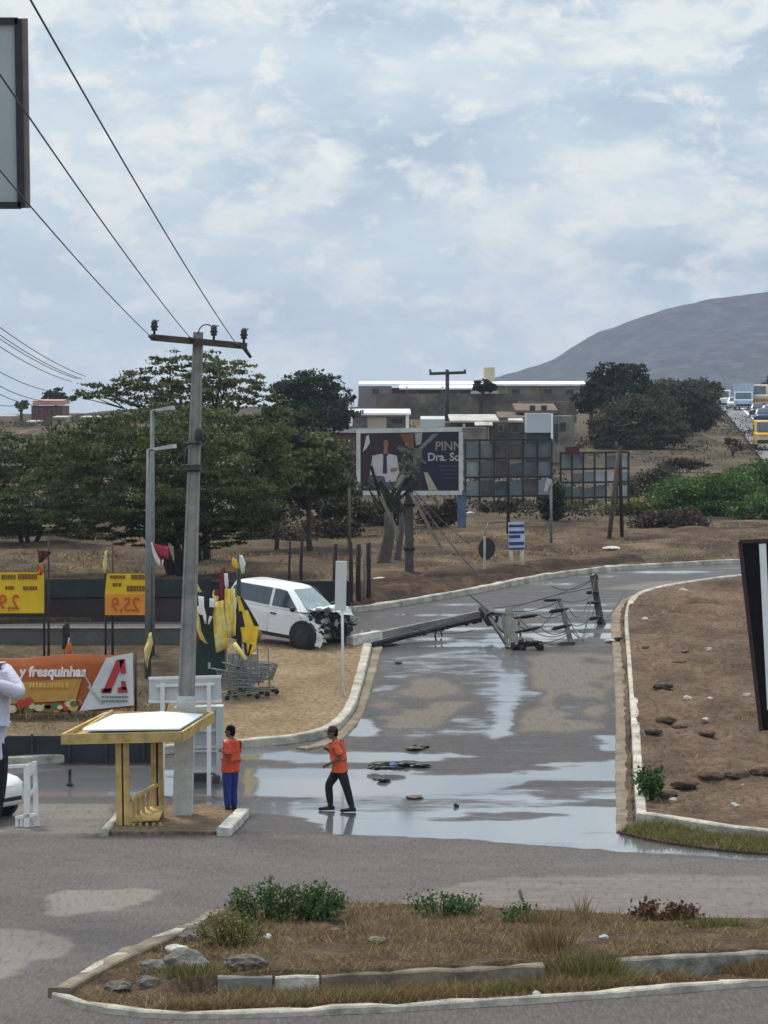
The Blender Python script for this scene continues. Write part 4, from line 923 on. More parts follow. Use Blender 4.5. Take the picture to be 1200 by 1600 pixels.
flag([((374, 867), (378, 868)), ((374, 878), (384, 880)), ((376, 886), (382, 888)), ((378, 897), (382, 896))], 76.9, f_w, 'white pennant on the right of the green flag post top', print_mat=f_py)
flag([((333, 922), (341, 921)), ((332, 930), (344, 932)), ((335, 942), (342, 944))], 77.0, f_py, 'small pale flag above the left banner flag', print_mat=f_r)
flag([((236, 848), (240, 847)), ((238, 862), (248, 860)), ((243, 876), (256, 874)), ((248, 884), (254, 884))], 77.6, f_w, 'white and red rag tied to the lamp posts', print_mat=f_r)
flag([((240, 850), (262, 854)), ((246, 862), (264, 866)), ((252, 868), (262, 874))], 77.3, M('flag_red', (.35, .03, .05), .8, .3, 4), 'red pennant behind the lamp posts')
flag([((232, 990), (236, 988)), ((230, 1003), (239, 1005)), ((226, 1014), (236, 1016)), ((227, 1030), (231, 1035)), ((229, 1042), (231, 1043))], 77.2, f_py, 'thin yellow pennant at the foot of the lamp posts')
flag([((58, 858), (80, 862)), ((60, 868), (79, 866)), ((61, 880), (66, 878))], 80.2, f_k, 'dark pennant above the left price board', print_mat=f_r)
flag([((59, 880), (64, 880)), ((60, 892), (68, 890)), ((58, 898), (66, 899))], 80.0, f_o, 'small orange pennant on the top edge of the left price board')
flag([((98, 978), (108, 972)), ((98, 998), (109, 996)), ((97, 1014), (106, 1016))], 76.2, f_k, 'black and white pennant standing above the orange banner', print_mat=f_w)
flag([((104, 1006), (110, 1004)), ((100, 1018), (113, 1016)), ((106, 1028), (112, 1030))], 75.9, f_o, 'orange pennant at the top edge of the orange banner')
flag([((163, 862), (166, 860)), ((161, 880), (167, 880)), ((163, 895), (166, 896))], 80.3, f_py, 'thin pale ribbon on the left post of the 25,9 board')
# thin masts carrying the pennants over the boards
for px, y, dd, s in ((76, 845, 80.4, 'thin rusty mast behind the left price board'), (176, 848, 80.7, 'thin dark mast behind the 25,9 price board'), (102, 970, 76.3, 'short mast for the black and white pennant')):
    tag(rebase(MB().tube([B(px, dd), P(px, y, dd)], [.035, .022], 7).build('mast', M('mast_rust', (.06, .03, .025), .8), None, True)), s, 'mast')
def cart(px, d, label, rz=0.0, s=1.0):
    b = B(px, d, .15); t = thing('shopping_cart', b, label, 'shopping cart', 'shopping carts by the booth', rz); R = .012
    m = MB(); w0, w1, l0, l1, h0, h1 = .22, .28, .30, .42, .42*s, .82*s
    lo = [Vector((-l0, -w0, h0)), Vector((l0, -w0, h0)), Vector((l0, w0, h0)), Vector((-l0, w0, h0))]; hi = [Vector((-l1, -w1, h1+.1)), Vector((l1, -w1, h1)), Vector((l1, w1, h1)), Vector((-l1, w1, h1+.1))]
    for k in range(5):
        f = k/4; ring = [a.lerp(c, f) for a, c in zip(lo, hi)]; m.tube(ring+[ring[0]], R, 5)
    for e in range(4):
        for k in range(6):
            f = k/6; m.tube([lo[e].lerp(lo[(e+1) % 4], f), hi[e].lerp(hi[(e+1) % 4], f)], R*.8, 4)
    for k in range(5): f = (k+.5)/5; m.tube([lo[0].lerp(lo[3], f), lo[1].lerp(lo[2], f)], R*.8, 4)
    m.build('basket', m_polegrey, t, local=True)
    m = MB()
    for sy in (-1, 1): m.tube([(-.42, sy*.24, .12), (-.35, sy*.22, .36), (-.44, sy*.28, .95*s), (-.55, sy*.28, 1.0*s)], .016, 6); m.tube([(-.42, sy*.24, .12), (.42, sy*.22, .14)], .016, 6)
    m.build('frame', m_polegrey, t, local=True)
    MB().tube([(-.55, -.3, 1.0*s), (-.55, .3, 1.0*s)], .02, 7).build('handle', m_polegrey, t, local=True)
    for sx, sy in ((-.4, -.24), (-.4, .24), (.4, -.22), (.4, .22)): MB().tube([(sx, sy-.018, .065), (sx, sy+.018, .065)], .062, 10).build('wheel', m_rubber, t, True, local=True)
    return t
cart(372, 75.6, 'shopping cart parked nearest the booth corner', .5, .72); cart(388, 75.9, 'shopping cart in the middle of the row right of the booth', .35, .8); cart(404, 76.2, 'empty shopping cart at the right end of the row below the white car', .2, .86)
def stall():
    d = 77.0; t = thing('market_rack', B(405, d, .14), 'thin legged metal rack with grey boxes by the parked carts', 'rack')
    for px in (384, 404, 421): MB().tube([B(px, d-.2 if px != 404 else d+.3, .14), P(px-2, 1010, d-.2)], .016, 6).build('leg', m_polegrey, t, True)
    MB().prism([P(356, 1040, d-.25), P(424, 1037, d-.25), P(424, 1040, d-.25), P(356, 1043, d-.25)], (0, .5, 0)).build('shelf', m_polegrey, t)
    R = random.Random(3)
    for k in range(5):
        px = 356+k*9.5; MB().box(P(px+4, 1030-R.uniform(0, 4), d), (.13, .3, R.uniform(.22, .34)), bev=.01).build('box', M('rack_box', (.22+.03*k, .23+.02*k, .20), .8), t)
stall()
tag(rebase(MB().tube([P(366, 1005, 76.0), P(384, 1031, 75.9)], .055, 8).build('rolled_flag', f_py, None, True)), 'rolled pale yellow tube leaning against the carts', 'rolled flag')
# ------------------------------------------------------------------ cars
def ring(x, w, zs, zt, crown=.03):
    half = [(w*.86, zs), (w*.97, zs+.08), (w, zs+(zt-zs)*.45), (w*.985, zt-.13), (w*.93, zt-.02), (w*.55, zt+crown*.7), (0, zt+crown)]
    return [(x, a, b) for a, b in half]+[(x, -a, b) for a, b in half[-2::-1]]
def make_car(name, label, cat, loc, rz, paint, L=3.7, W=1.6, H=1.47, crash=False, group=None, simple=False):
    t = thing(name, loc, label, cat, group, rz); w = W/2; R = random.Random(4)
    st = [(-.5, .74, .42, .80), (-.485, .88, .30, .90), (-.44, .95, .24, .95), (-.33, .985, .22, .965), (-.1, 1, .20, .95), (.1, 1, .20, .94), (.25, 1, .20, .93), (.34, .985, .22, .885), (.43, .95, .24, .82), (.48, .84, .28, .74), (.5, .70, .36, .66)]
    m = MB(); vs = []; fs = []
    for (fx, fw, zs, zt) in st:
        rg = ring(fx*L, w*fw, zs, zt)
        if crash and fx > .2:
            k = (fx-.2)/.3; rg = [(x-k*.55*(1 if y < .1 else .7)+R.uniform(-.07, .07)*k, y*(1-.08*k)+R.uniform(-.06, .06)*k, z+R.uniform(-.06, .06)*k-(.10*k if z > .6 else 0)) for x, y, z in rg]
        vs += rg
    n = 13
    for i in range(len(st)-1):
        for k in range(n-1): fs.append((i*n+k, i*n+k+1, (i+1)*n+k+1, (i+1)*n+k))
        fs.append((i*n+n-1, i*n, (i+1)*n, (i+1)*n+n-1))
    fs += [tuple(range(n)), tuple((len(st)-1)*n+k for k in range(n-1, -1, -1))]
    body = m.add(vs, fs).build('body', paint, t, not crash, local=True)
    if not crash:
        body.modifiers.new('crisp', 'EDGE_SPLIT').split_angle = math.radians(40)
    # cabin: outline rings from belt to roof
    zb, zr = .93, H; xb0, xb1 = -.47*L, .27*L; xr0, xr1 = -.40*L, .06*L; wb, wr = w*.95, w*.75
    def out(f):
        e = f**.85; x0 = xb0+(xr0-xb0)*e; x1 = xb1+(xr1-xb1)*f; ww = wb+(wr-wb)*f; z = zb+(zr-zb)*(1-(1-f)**1.25) if f < 1 else zr; c = .16
        return [(x0, -ww+c, z), (x0+c*.8, -ww, z), (x1-c*1.2, -ww, z), (x1, -ww+c*1.3, z), (x1+.05, 0, z), (x1, ww-c*1.3, z), (x1-c*1.2, ww, z), (x0+c*.8, ww, z), (x0, ww-c, z), (x0-.03, 0, z)]
    vs = []; fs = []; fr = [0, .35, .7, .88, 1.0]
    for f in fr:
        o = out(f)
        if f == 1.0: o = [((x-(xr0+xr1)/2)*.86+(xr0+xr1)/2, y*.86, z) for x, y, z in o]
        vs += o
    for i in range(len(fr)-1):
        for k in range(10): fs.append((i*10+k, i*10+(k+1) % 10, (i+1)*10+(k+1) % 10, (i+1)*10+k))
    vs.append(((xr0+xr1)/2, 0, zr+.025)); c = len(vs)-1; k0 = (len(fr)-1)*10
    for k in range(10): fs.append((k0+k, k0+(k+1) % 10, c))
    rf = MB().add(vs, fs).build('roof', paint, t, True, local=True); rf.modifiers.new('crisp', 'EDGE_SPLIT').split_angle = math.radians(35)
    def side(fx, f, s, off=.012):   # point on the cabin side
        o = out(f); a, b = o[1], o[2]; return Vector((fx*L, s*(abs(a[1])+off), a[2]))
    for s in (-1, 1):
        MB().prism([side(-.02, .08, s), side(.205, .08, s), side(.085, .80, s), side(.055, .84, s), side(-.02, .84, s)], (0, -s*.012, 0)).build('window', m_glass, t, local=True)
        MB().prism([side(-.40, .14, s), side(-.045, .08, s), side(-.045, .84, s), side(-.345, .84, s), side(-.385, .6, s)], (0, -s*.012, 0)).build('window', m_glass, t, local=True)
        # doors stand a little proud of the shell, so their gaps show
        for (a, b) in ((-.03, .235), (-.33, -.04)):
            d = MB().prism([(a*L, s*(w+.003), .30), (b*L, s*(w+.003), .30), (b*L+(.02 if b > 0 else 0), s*(w*.99+.006), .78), (b*L-(.03 if b > 0 else 0), s*(w*.95+.008), .915), (a*L, s*(w*.95+.008), .915), (a*L, s*(w+.005), .70)], (0, -s*.05, 0)).build('door', paint, t, local=True)
            MB().box((a*L+.14, s*(w+.012), .80), (.17, .03, .035)).build('handle', m_black, d, local=True)
        mi = MB(); mi.ball((.195*L, s*(w+.10), 1.0), (.07, .10, .075)); mi.build('mirror', m_black if crash else paint, t, True, local=True)
        MB().box((0, s*w*.985, .25), (L*.5, .04, .09)).build('sill_trim', m_black, t, local=True)
    f0, f1 = out(.10), out(.86)
    MB().prism([Vector(f0[3])+Vector((.035, -.02, .01)), Vector(f0[4])+Vector((.05, 0, .01)), Vector(f0[5])+Vector((.035, .02, .01)), Vector(f1[5])+Vector((.03, -.01, .01)), Vector(f1[4])+Vector((.04, 0, .01)), Vector(f1[3])+Vector((.03, .01, .01))], (-.012, 0, -.008)).build('windscreen', m_screen if crash else m_glass, t, local=True)
    MB().prism([Vector(f0[0])+Vector((-.03, .03, .06)), Vector(f0[8])+Vector((-.03, -.03, .06)), Vector(f1[8])+Vector((-.025, 0, 0)), Vector(f1[0])+Vector((-.025, 0, 0))], (.012, 0, 0)).build('rear_window', m_glass, t, local=True)
    for fx in (-.315, .315):
        for s in (-1, 1):
            sh = -.14 if (crash and fx > 0) else 0
            MB().lathe((fx*L+sh, s*(w-.10), .34), [(.40, 0), (.40, .112), (.36, .118)], 24, Vector((0, s, 0))).build('wheel_arch', m_black, t, local=True)
            wh = MB().lathe((fx*L+sh, s*(w-.13), .315), [(.27, 0), (.345, .02), (.348, .14), (.315, .17), (.225, .175)], 26, Vector((0, s, 0))).build('wheel', m_rubber, t, True, local=True)
            q = MB(); q.lathe((fx*L+sh, s*(w+.035), .315), [(.205, 0), (.205, .012), (.06, .02)], 18, Vector((0, s, 0)))
            for k in range(5): a = 2*math.pi*k/5; q.beam((fx*L+sh, s*(w+.06), .315), (fx*L+sh+.19*math.cos(a), s*(w+.055), .315+.19*math.sin(a)), .05, .05, .015, .015, up=Vector((0, 1, 0)))
            q.build('rim', m_rim if not crash else m_dark, wh, local=True)
    if not crash:
        for s in (-1, 1):
            MB().ball((.465*L, s*w*.72, .66), (.10, .16, .07)).build('headlight', m_screen, t, True, local=True)
            MB().ball((-.478*L, s*w*.78, .82), (.05, .10, .12)).build('tail_light', m_red, t, True, local=True)
        MB().box((.492*L, 0, .42), (.06, W*.66, .12), bev=.02).build('grille', m_black, t, local=True)
    else:
        # the engine bay laid open, the bonnet tented, the bumper skin hanging off the near corner
        e = MB(); R = random.Random(12)
        for k in range(44):
            e.ball((R.uniform(.24, .49)*L-.05, R.uniform(-.68, .60), R.uniform(.42, .86)), (R.uniform(.08, .2), R.uniform(.08, .2), R.uniform(.06, .16)), k, 1, 1)
        for k in range(9): a = Vector((R.uniform(.25, .42)*L, R.uniform(-.7, .6), R.uniform(.3, .9))); e.tube([a, a+Vector((R.uniform(-.1, .35), R.uniform(-.3, .2), R.uniform(-.3, .2)))], .025, 5)
        e.build('engine_bay', m_black, t, local=True)
        def sheet(nm, pts, seed, mat=paint, crump=.05):
            R = random.Random(seed); vs = []; fs = []; n = 7
            a, b, c, dd = [Vector(p) for p in pts]
            for i in range(n):
                for j in range(n):
                    u, v = i/(n-1), j/(n-1); p = a.lerp(b, u).lerp(dd.lerp(c, u), v); vs.append(p+Vector((R.uniform(-1, 1), R.uniform(-1, 1), R.uniform(-1, 1)))*crump)
            for i in range(n-1):
                for j in range(n-1): fs.append((i*n+j, i*n+j+1, (i+1)*n+j+1, (i+1)*n+j))
            o = MB().add(vs, fs).build(nm, mat, t, False, local=True); o.modifiers.new('sheet', 'SOLIDIFY').thickness = .015
            return o
        tag(sheet('bonnet', [(.25*L, -.62, .98), (.25*L, .66, 1.0), (.40*L, .62, 1.06), (.37*L, -.50, 1.10)], 2), 'bonnet panel buckled upward')
        sheet('bonnet_fold', [(.37*L, -.10, 1.08), (.40*L, .62, 1.06), (.45*L, .62, .82), (.42*L, .05, .90)], 3)
        sheet('wing', [(.20*L, -.80, .90), (.31*L, -.80, .82), (.33*L, -.79, .66), (.20*L, -.80, .66)], 5, crump=.02)
        tag(sheet('bumper', [(.385*L, -.74, .56), (.44*L, -.64, .60), (.42*L, -.68, .12), (.36*L, -.76, .10)], 6, crump=.025), 'piece of bumper skin hanging by the front wheel')
        sheet('bumper_piece', [(.44*L, -.3, .52), (.45*L, .5, .5), (.45*L, .5, .3), (.44*L, -.25, .32)], 8, m_black, .05)
        sheet('headlight', [(.44*L, .5, .80), (.46*L, .72, .80), (.45*L, .72, .66), (.44*L, .5, .66)], 9, m_screen, .02)
        a = MB(); a.ball((.02*L, -.2, 1.12), (.2, .22, .16), 3, .3); a.build('airbag', m_whitecloth, t, True, local=True)
    return t
wreck = make_car('crashed_car', 'white hatchback with its front end crushed, stopped against the fallen pole', 'car', B(450, 83.3, .13), math.radians(-40), m_carwhite, L=3.55, W=1.64, H=1.47, crash=True)
wreck.rotation_euler = (math.radians(1.0), math.radians(6.4), math.radians(-33))
make_car('parked_car', 'white car half hidden behind the railing at the lower left edge', 'car', B(-108, 63.6, 0), math.radians(-30), m_carwhite, L=3.7, W=1.62, H=1.42)

# ------------------------------------------------------------------ fallen pole with its crossarms
def fallen_pole():
    butt = B(546, 82.6, .22); end = P(754, 957, 85.6); t = thing('fallen_pole', B(600, 84.5, 0), 'snapped concrete power pole lying across the road with its crossarms standing on end', 'fallen pole')
    a = butt; m1 = a.lerp(end, .22)
    MB().beam(m1, end, .20, .12, .185, .12).build('shaft', M('stained_pole_concrete', (.17, .16, .148), .9, .45, 2.5, .6), t)
    MB().beam(a, m1, .30, .23, .28, .235).build('whitewashed_foot', m_dirtywhite, t)
    # rough black lumps and torn iron under the shaft
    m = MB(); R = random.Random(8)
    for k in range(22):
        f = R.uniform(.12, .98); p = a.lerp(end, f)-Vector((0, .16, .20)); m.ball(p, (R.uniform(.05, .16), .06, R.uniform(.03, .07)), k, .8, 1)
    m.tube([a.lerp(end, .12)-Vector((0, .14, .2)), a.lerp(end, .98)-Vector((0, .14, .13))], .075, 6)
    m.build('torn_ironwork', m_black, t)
    m = MB(); p = a.lerp(end, .66)-Vector((0, .2, .18)); m.tube([p+Vector((.09*math.cos(q), 0, -.17+.15*math.sin(q))) for q in [2*math.pi*i/14 for i in range(14)]], .022, 6); m.build('cable_loop', m_dark, t, True)
    D = lambda px, py: G(px, py).y
    dA, dB, dC = D(806, 1013), D(893, 1007), D(939, 975)
    for p, q, d0, d1, w in (((762, 958), (801, 962), 85.4, dA+1.0, .08), ((766, 968), (792, 1008), dA+1.6, dA+.3, .07), ((752, 952), (768, 974), 85.6, 85.2, .18), ((735, 930), (764, 955), 86.4, 85.4, .035), ((760, 962), (800, 1000), 85.3, dA+.4, .05)): MB().beam(P(*p, d0), P(*q, d1), w, w).build('strut', m_dark, t)
    MB().tube([P(768+9*math.cos(q), 966+9*math.sin(q), 85.0) for q in [2*math.pi*i/12 for i in range(13)]], .045, 6).build('iron_ring', m_dark, t, True)
    def arm(top, bot, d0, d1, w0, w1, mat=m_concdark): MB().beam(P(*top, d0), P(*bot, d1), w0, w1, w0*.8, w1*.8, up=Vector((0, 1, 0))).build('crossarm', mat, t)
    arm((795, 954), (805, 1015), dA+1.0, dA, .20, .27, m_concdark)
    MB().beam(P(786, 962, dA+.9), P(793, 1013, dA-.05), .08, .08).build('brace', m_dark, t)
    MB().beam(P(810, 966, dA+.8), P(815, 1008, dA-.1), .05, .05).build('brace', m_dark, t)
    arm((874, 935), (893, 1008), dB+1.2, dB, .11, .14, m_concdark); arm((926, 897), (939, 976), dC+1.6, dC, .15, .19, m_wooddark)
    def ins(p0, p1, d, r=None):
        r = random.uniform(.045, .075); m = MB(); a = P(*p0, d); b = P(*p1, d-.3); v = b-a; n = 9
        m.tube([a, b], .03, 6)
        for k in range(n): m.lathe(a.lerp(b, .3+.6*k/n), [(.03, 0), (r, .012), (r*.9, .03), (.03, .04)], 9, v)
        m.build('insulator', m_black, t, True)
    for p0, p1, d in (((803, 966), (840, 961), dA+.7), ((806, 988), (844, 980), dA+.3), ((805, 1008), (846, 1003), dA-.05), ((876, 937), (850, 938), dB+1.0), ((888, 951), (858, 956), dB+.8), ((893, 976), (862, 983), dB+.35), ((897, 1004), (873, 1006), dB-.05), ((934, 925), (917, 926), dC+.9), ((936, 941), (918, 942), dC+.6), ((939, 964), (921, 967), dC+.1)): ins(p0, p1, d)
    m = MB(); R = random.Random(2); m.tube([P(798, 1010, dA-.2), P(846, 1006, dA-.2)], .05, 6)
    for k in range(16): m.ball(P(R.uniform(800, 846), R.uniform(1000, 1012), dA-.2), (R.uniform(.05, .13),)*3, k, .7, 1)
    m.build('broken_fitting', m_black, t)
    m = MB(); m.ball(P(928, 902, dC+1.5), (.12, .1, .12), 2, .5); m.build('broken_fitting', m_black, t)
    MB().tube([P(941, 968, dC), P(945, 978, dC-.1)], .05, 6).build('broken_fitting', m_black, t)
    for s, e, d0, d1, sg in (((800, 955), (876, 938), dA+1, dB+1.1, .10), ((876, 938), (930, 928), dB+1.1, dC+.9, .12), ((800, 950), (928, 918), dA+1.1, dC+1.1, -.05), ((842, 961), (888, 951), dA+.4, dB+.8, .15), ((844, 980), (893, 976), dA, dB+.3, .22), ((846, 1004), (897, 1005), dA-.3, dB-.1, .05), ((893, 976), (921, 967), dB+.3, dC-.1, .1), ((889, 951), (918, 942), dB+.8, dC+.4, .3), ((897, 1004), (918, 968), dB-.1, dC-.1, .3), ((905, 985), (922, 940), dB, dC+.4, .35), ((922, 968), (935, 900), dC-.1, dC+1.5, .25), ((935, 970), (975, 925), dC-.1, dC+3, .2), ((755, 955), (800, 956), 85.5, dA+1, .12), ((770, 950), (926, 905), 85.4, dC+1.4, .15), ((762, 960), (797, 1008), 85.4, dA, .1), ((805, 960), (893, 985), dA+.9, dB+.3, .35), ((808, 975), (874, 940), dA+.6, dB+1, .4), ((893, 985), (937, 960), dB+.3, dC+.2, .4), ((846, 1003), (897, 985), dA-.1, dB+.2, .1), ((876, 938), (912, 1002), dB+1.1, dB-.2, .15), ((640, 980), (740, 985), 83.5, dA+1.2, .12), ((930, 900), (912, 990), dC+1.5, dB+.2, .1), ((926, 905), (860, 915), dC+1.4, dC+1.2, .2)):
        a = P(*s, d0); b = P(*e, d1); MB().tube([a.lerp(b, i/10)-Vector((0, 0, sg*4*(i/10)*(1-i/10))) for i in range(11)], .012, 5).build('slack_wire', m_dark, t, True)
fallen_pole()
def debris(name, label, px, py, parts, cat='debris'):
    g = G(px, py); t = thing(name, g, label, cat)
    for nm, dx, dy, dz, sx, sy, sz, mt, sd in parts: MB().ball((dx, dy, dz*.8), (sx, sy*.8, sz*.8), sd, 1, 3, lump=.42).build(nm, mt, t, False, local=True)
    return t
m_bluebit = M('blue_plastic', (.03, .12, .38), .4)
debris('car_debris', 'broken black bumper pieces with a blue scrap lying in the puddle behind the walking man', 616, 1199, [('bumper_piece', .28, .1, .07, .30, .22, .09, m_black, 1), ('bumper_piece', -.28, .12, .06, .30, .2, .08, m_black, 2), ('blue_scrap', .0, .05, .06, .14, .16, .05, m_bluebit, 3), ('bumper_piece', -.1, -.55, .05, .34, .15, .05, m_black, 4), ('bumper_piece', .55, .0, .05, .22, .16, .05, m_black, 5), ('bumper_piece', -.42, -.5, .05, .15, .15, .06, m_black, 6)])
debris('road_debris', 'dark flat fragment in the wet band above the larger debris', 652, 1170, [('fragment', .06, .1, .05, .2, .18, .06, m_black, 7), ('fragment', -.1, -.15, .03, .22, .2, .04, m_rockdark, 8)])
debris('road_debris', 'small dark lumps nearest the walking man in the puddle', 600, 1222, [('fragment', .0, .0, .05, .14, .14, .06, m_black, 9), ('fragment', -.14, .3, .04, .1, .12, .05, m_rockdark, 10)])
debris('road_debris', 'low dark lump in the middle of the big puddle', 648, 1248, [('fragment', 0, 0, .03, .18, .22, .06, m_rockdark, 11)])
debris('road_debris', 'tiny dark chip in front of the long puddle lump', 713, 1261, [('fragment', 0, 0, .04, .06, .06, .06, m_black, 12)])
debris('road_debris', 'dark scrap lying at the kerb by the whitewashed pole foot', 586, 1010, [('fragment', -.2, 0, .06, .34, .2, .09, m_black, 13), ('fragment', .3, .05, .05, .28, .16, .06, m_wooddark, 14)])
debris('road_debris', 'pale and black scrap in the right gutter of the uphill street', 964, 1004, [('fragment', .05, 0, .08, .14, .1, .1, m_black, 15), ('pale_scrap', -.16, 0, .06, .18, .14, .05, m_dirtywhite, 16)])
debris('road_debris', 'small pale stone on the uphill street right of the pavement corner', 622, 1037, [('fragment', 0, 0, .04, .09, .08, .05, m_rock, 17)])
# ------------------------------------------------------------------ people
def skin_mesh(chains, rads, root, sub=2):
    """chains: lists of joint names; rads: {joint: (pos, radius)}"""
    names = []; 
    for c in chains:
        for j in c:
            if j not in names: names.append(j)
    names.remove(root); names.insert(0, root)
    me = bpy.data.meshes.new('body'); ed = set()
    for c in chains:
        for a, b in zip(c[:-1], c[1:]): ed.add((names.index(a), names.index(b)))
    me.from_pydata([rads[j][0] for j in names], list(ed), [])
    o = bpy.data.objects.new('body', me); col.objects.link(o)
    o.modifiers.new('skin', 'SKIN').use_smooth_shade = True
    for v, j in zip(me.skin_vertices[0].data, names):
        r = rads[j][1]; v.radius = (r, r) if isinstance(r, (int, float)) else r; v.use_root = (j == root)
    s = o.modifiers.new('smooth', 'SUBSURF'); s.levels = sub; s.render_levels = sub
    bpy.context.view_layer.update()
    out = bpy.data.meshes.new_from_object(o.evaluated_get(bpy.context.evaluated_depsgraph_get())); bpy.data.objects.remove(o); out.materials.clear()
    return out
def person(label, loc, J, top, legs, boots, hair, rz=0.0, sleeves='short', cap=None, headyaw=0.0, top_len=.16):
    """J gives joint positions in metres about the feet"""
    t = thing('person', loc, label, 'person', None, rz); V = {k: Vector(v) for k, v in J.items()}
    mid = lambda a, b, f: V[a].lerp(V[b], f)
    r = {'pelvis': (V['pelvis'], .135), 'waist': (V['pelvis'].lerp(V['chest'], .45), .128), 'chest': (V['chest'], .155), 'upper': (V['chest'].lerp(V['neck'], .62), .12), 'neck': (V['neck'], .052), 'skull': (V['head'].lerp(V['neck'], .35), .062)}
    ch = [['pelvis', 'waist', 'chest', 'upper', 'neck', 'skull']]
    for s in 'LR':
        sh, el, wr = V['sh'+s], V['el'+s], V['wr'+s]; hp, kn, an = V['hip'+s], V['kn'+s], V['an'+s]; toe = V['toe'+s]
        r.update({'sh'+s: (sh, .062), 'ua'+s: (sh.lerp(el, .5), .048), 'el'+s: (el, .04), 'fa'+s: (el.lerp(wr, .4), .039), 'wr'+s: (wr, .027), 'palm'+s: (wr+(wr-el).normalized()*.075, (.038, .02)),
                  'hip'+s: (hp, .095), 'th'+s: (hp.lerp(kn, .5), .078), 'kn'+s: (kn, .056), 'cf'+s: (kn.lerp(an, .35), .056), 'an'+s: (an, .037), 'toe'+s: (toe, .034)})
        ch += [['upper', 'sh'+s, 'ua'+s, 'el'+s, 'fa'+s, 'wr'+s, 'palm'+s], ['pelvis', 'hip'+s, 'th'+s, 'kn'+s, 'cf'+s, 'an'+s, 'toe'+s]]
    body = skin_mesh(ch, r, 'pelvis')
    b = bmesh.new(); b.from_mesh(body)
    # head with brow, nose, chin and ears, and five fingers on each hand, in the same mesh
    hm = MB(); hc = V['head']; f = Vector((-math.sin(headyaw), -math.cos(headyaw), 0)); sd = Vector((0, 0, 1)).cross(f)
    Rm = Matrix((sd, -f, Vector((0, 0, 1)))).transposed()
    def hb(c, rr, rough=0): 
        q = MB().ball((0, 0, 0), rr); hm.add([hc+Rm@(Vector(v)+Vector(c)) for v in q.v], q.f)
    hb((0, .01, .02), (.075, .095, .105)); hb((0, -.03, -.06), (.056, .062, .065)); hb((0, -.095, -.012), (.014, .022, .026)); hb((0, -.078, .03), (.05, .018, .012)); hb((0, -.082, -.062), (.026, .012, .008))
    for s in (-1, 1): hb((s*.077, .01, -.005), (.012, .022, .034)); hb((s*.03, -.083, .012), (.014, .01, .008))
    for s in 'LR':
        wr, el = V['wr'+s], V['el'+s]; dv = (wr-el).normalized(); sidev = dv.cross(Vector((.3, .5, .81))).normalized(); nv = dv.cross(sidev)
        base = wr+dv*.085
        for k, ln in enumerate((.062, .076, .082, .074)):
            o = base+sidev*(.029-.0195*k); hm.tube([o-dv*.02, o+dv*ln*.45+nv*.006, o+dv*ln*.8+nv*.022, o+dv*ln*.95+nv*.038], [.0095, .009, .008, .006], 6)
        o = wr+dv*.035+sidev*.03; hm.tube([o, o+dv*.025+sidev*.022+nv*.01, o+dv*.055+sidev*.024+nv*.022], [.011, .0095, .007], 6)
    tmp = bpy.data.meshes.new('x'); tmp.from_pydata([tuple(v) for v in hm.v], [], hm.f); b.from_mesh(tmp); bpy.data.meshes.remove(tmp)
    b.to_mesh(body); b.free(); body.name = 'body'
    link('body', body, m_skin, t, True)
    # shirt over the trunk and upper arms
    rr = {k: (p, (q if isinstance(q, tuple) else (q+.024, q+.024))) for k, (p, q) in r.items()}
    hem = V['pelvis']-Vector((0, 0, .10)); rr['hem'] = (hem, .175); rr['hemline'] = (hem-Vector((0, 0, .018)), .172); rr['hip'] = (V['pelvis'], .168); rr['waist'] = (r['waist'][0], .158); rr['chest'] = (r['chest'][0], .18); rr['upper'] = (r['upper'][0], .14); rr['collar'] = (r['upper'][0].lerp(V['neck'], 1.02), .072); rr['upper'] = (r['upper'][0]+Vector((0, 0, .02)), .135)
    ch2 = [['chest', 'waist', 'hip', 'hem', 'hemline'], ['chest', 'upper', 'collar']]
    for s in 'LR':
        if sleeves == 'short': rr['sh'+s] = (r['sh'+s][0]+Vector((0, 0, .004)), .082); rr['cuff'+s] = (r['sh'+s][0].lerp(r['el'+s][0], .78), .080); rr['edge'+s] = (r['sh'+s][0].lerp(r['el'+s][0], .84), .080); rr['ua'+s] = (r['ua'+s][0], .078); ch2.append(['upper', 'sh'+s, 'ua'+s, 'cuff'+s, 'edge'+s])
        else: rr['cuff'+s] = (r['wr'+s][0], .042); rr['ua'+s] = (r['ua'+s][0], .066); rr['el'+s] = (r['el'+s][0], .06); rr['fa'+s] = (r['fa'+s][0], .054); ch2.append(['upper', 'sh'+s, 'ua'+s, 'el'+s, 'fa'+s, 'cuff'+s])
    sm = skin_mesh(ch2, rr, 'chest')
    if sleeves == 'short':
        zw = r['waist'][0].z+.02; px_, py_ = V['pelvis'].x, V['pelvis'].y
        for v in sm.vertices:
            if v.co.z < zw: k = min(1, (zw-v.co.z)/.10); v.co.y = py_+(v.co.y-py_)*(1+.30*k); v.co.x = px_+(v.co.x-px_)*(1+.04*k)
    o = link('shirt', sm, top, t, True)
    # trousers
    r3 = {'belt': (V['pelvis']+Vector((0, 0, .16)), .145), 'pelvis': (V['pelvis'], .152)}; ch3 = [['pelvis', 'belt']]
    for s in 'LR':
        r3.update({'hip'+s: (r['hip'+s][0], .112), 'th'+s: (r['th'+s][0], .108), 'kn'+s: (r['kn'+s][0], .086), 'cf'+s: (r['cf'+s][0], .084), 'an'+s: (r['an'+s][0]+Vector((0, 0, .02)), .066)}); ch3.append(['pelvis', 'hip'+s, 'th'+s, 'kn'+s, 'cf'+s, 'an'+s])
    link('trousers', skin_mesh(ch3, r3, 'pelvis'), legs, t, True)
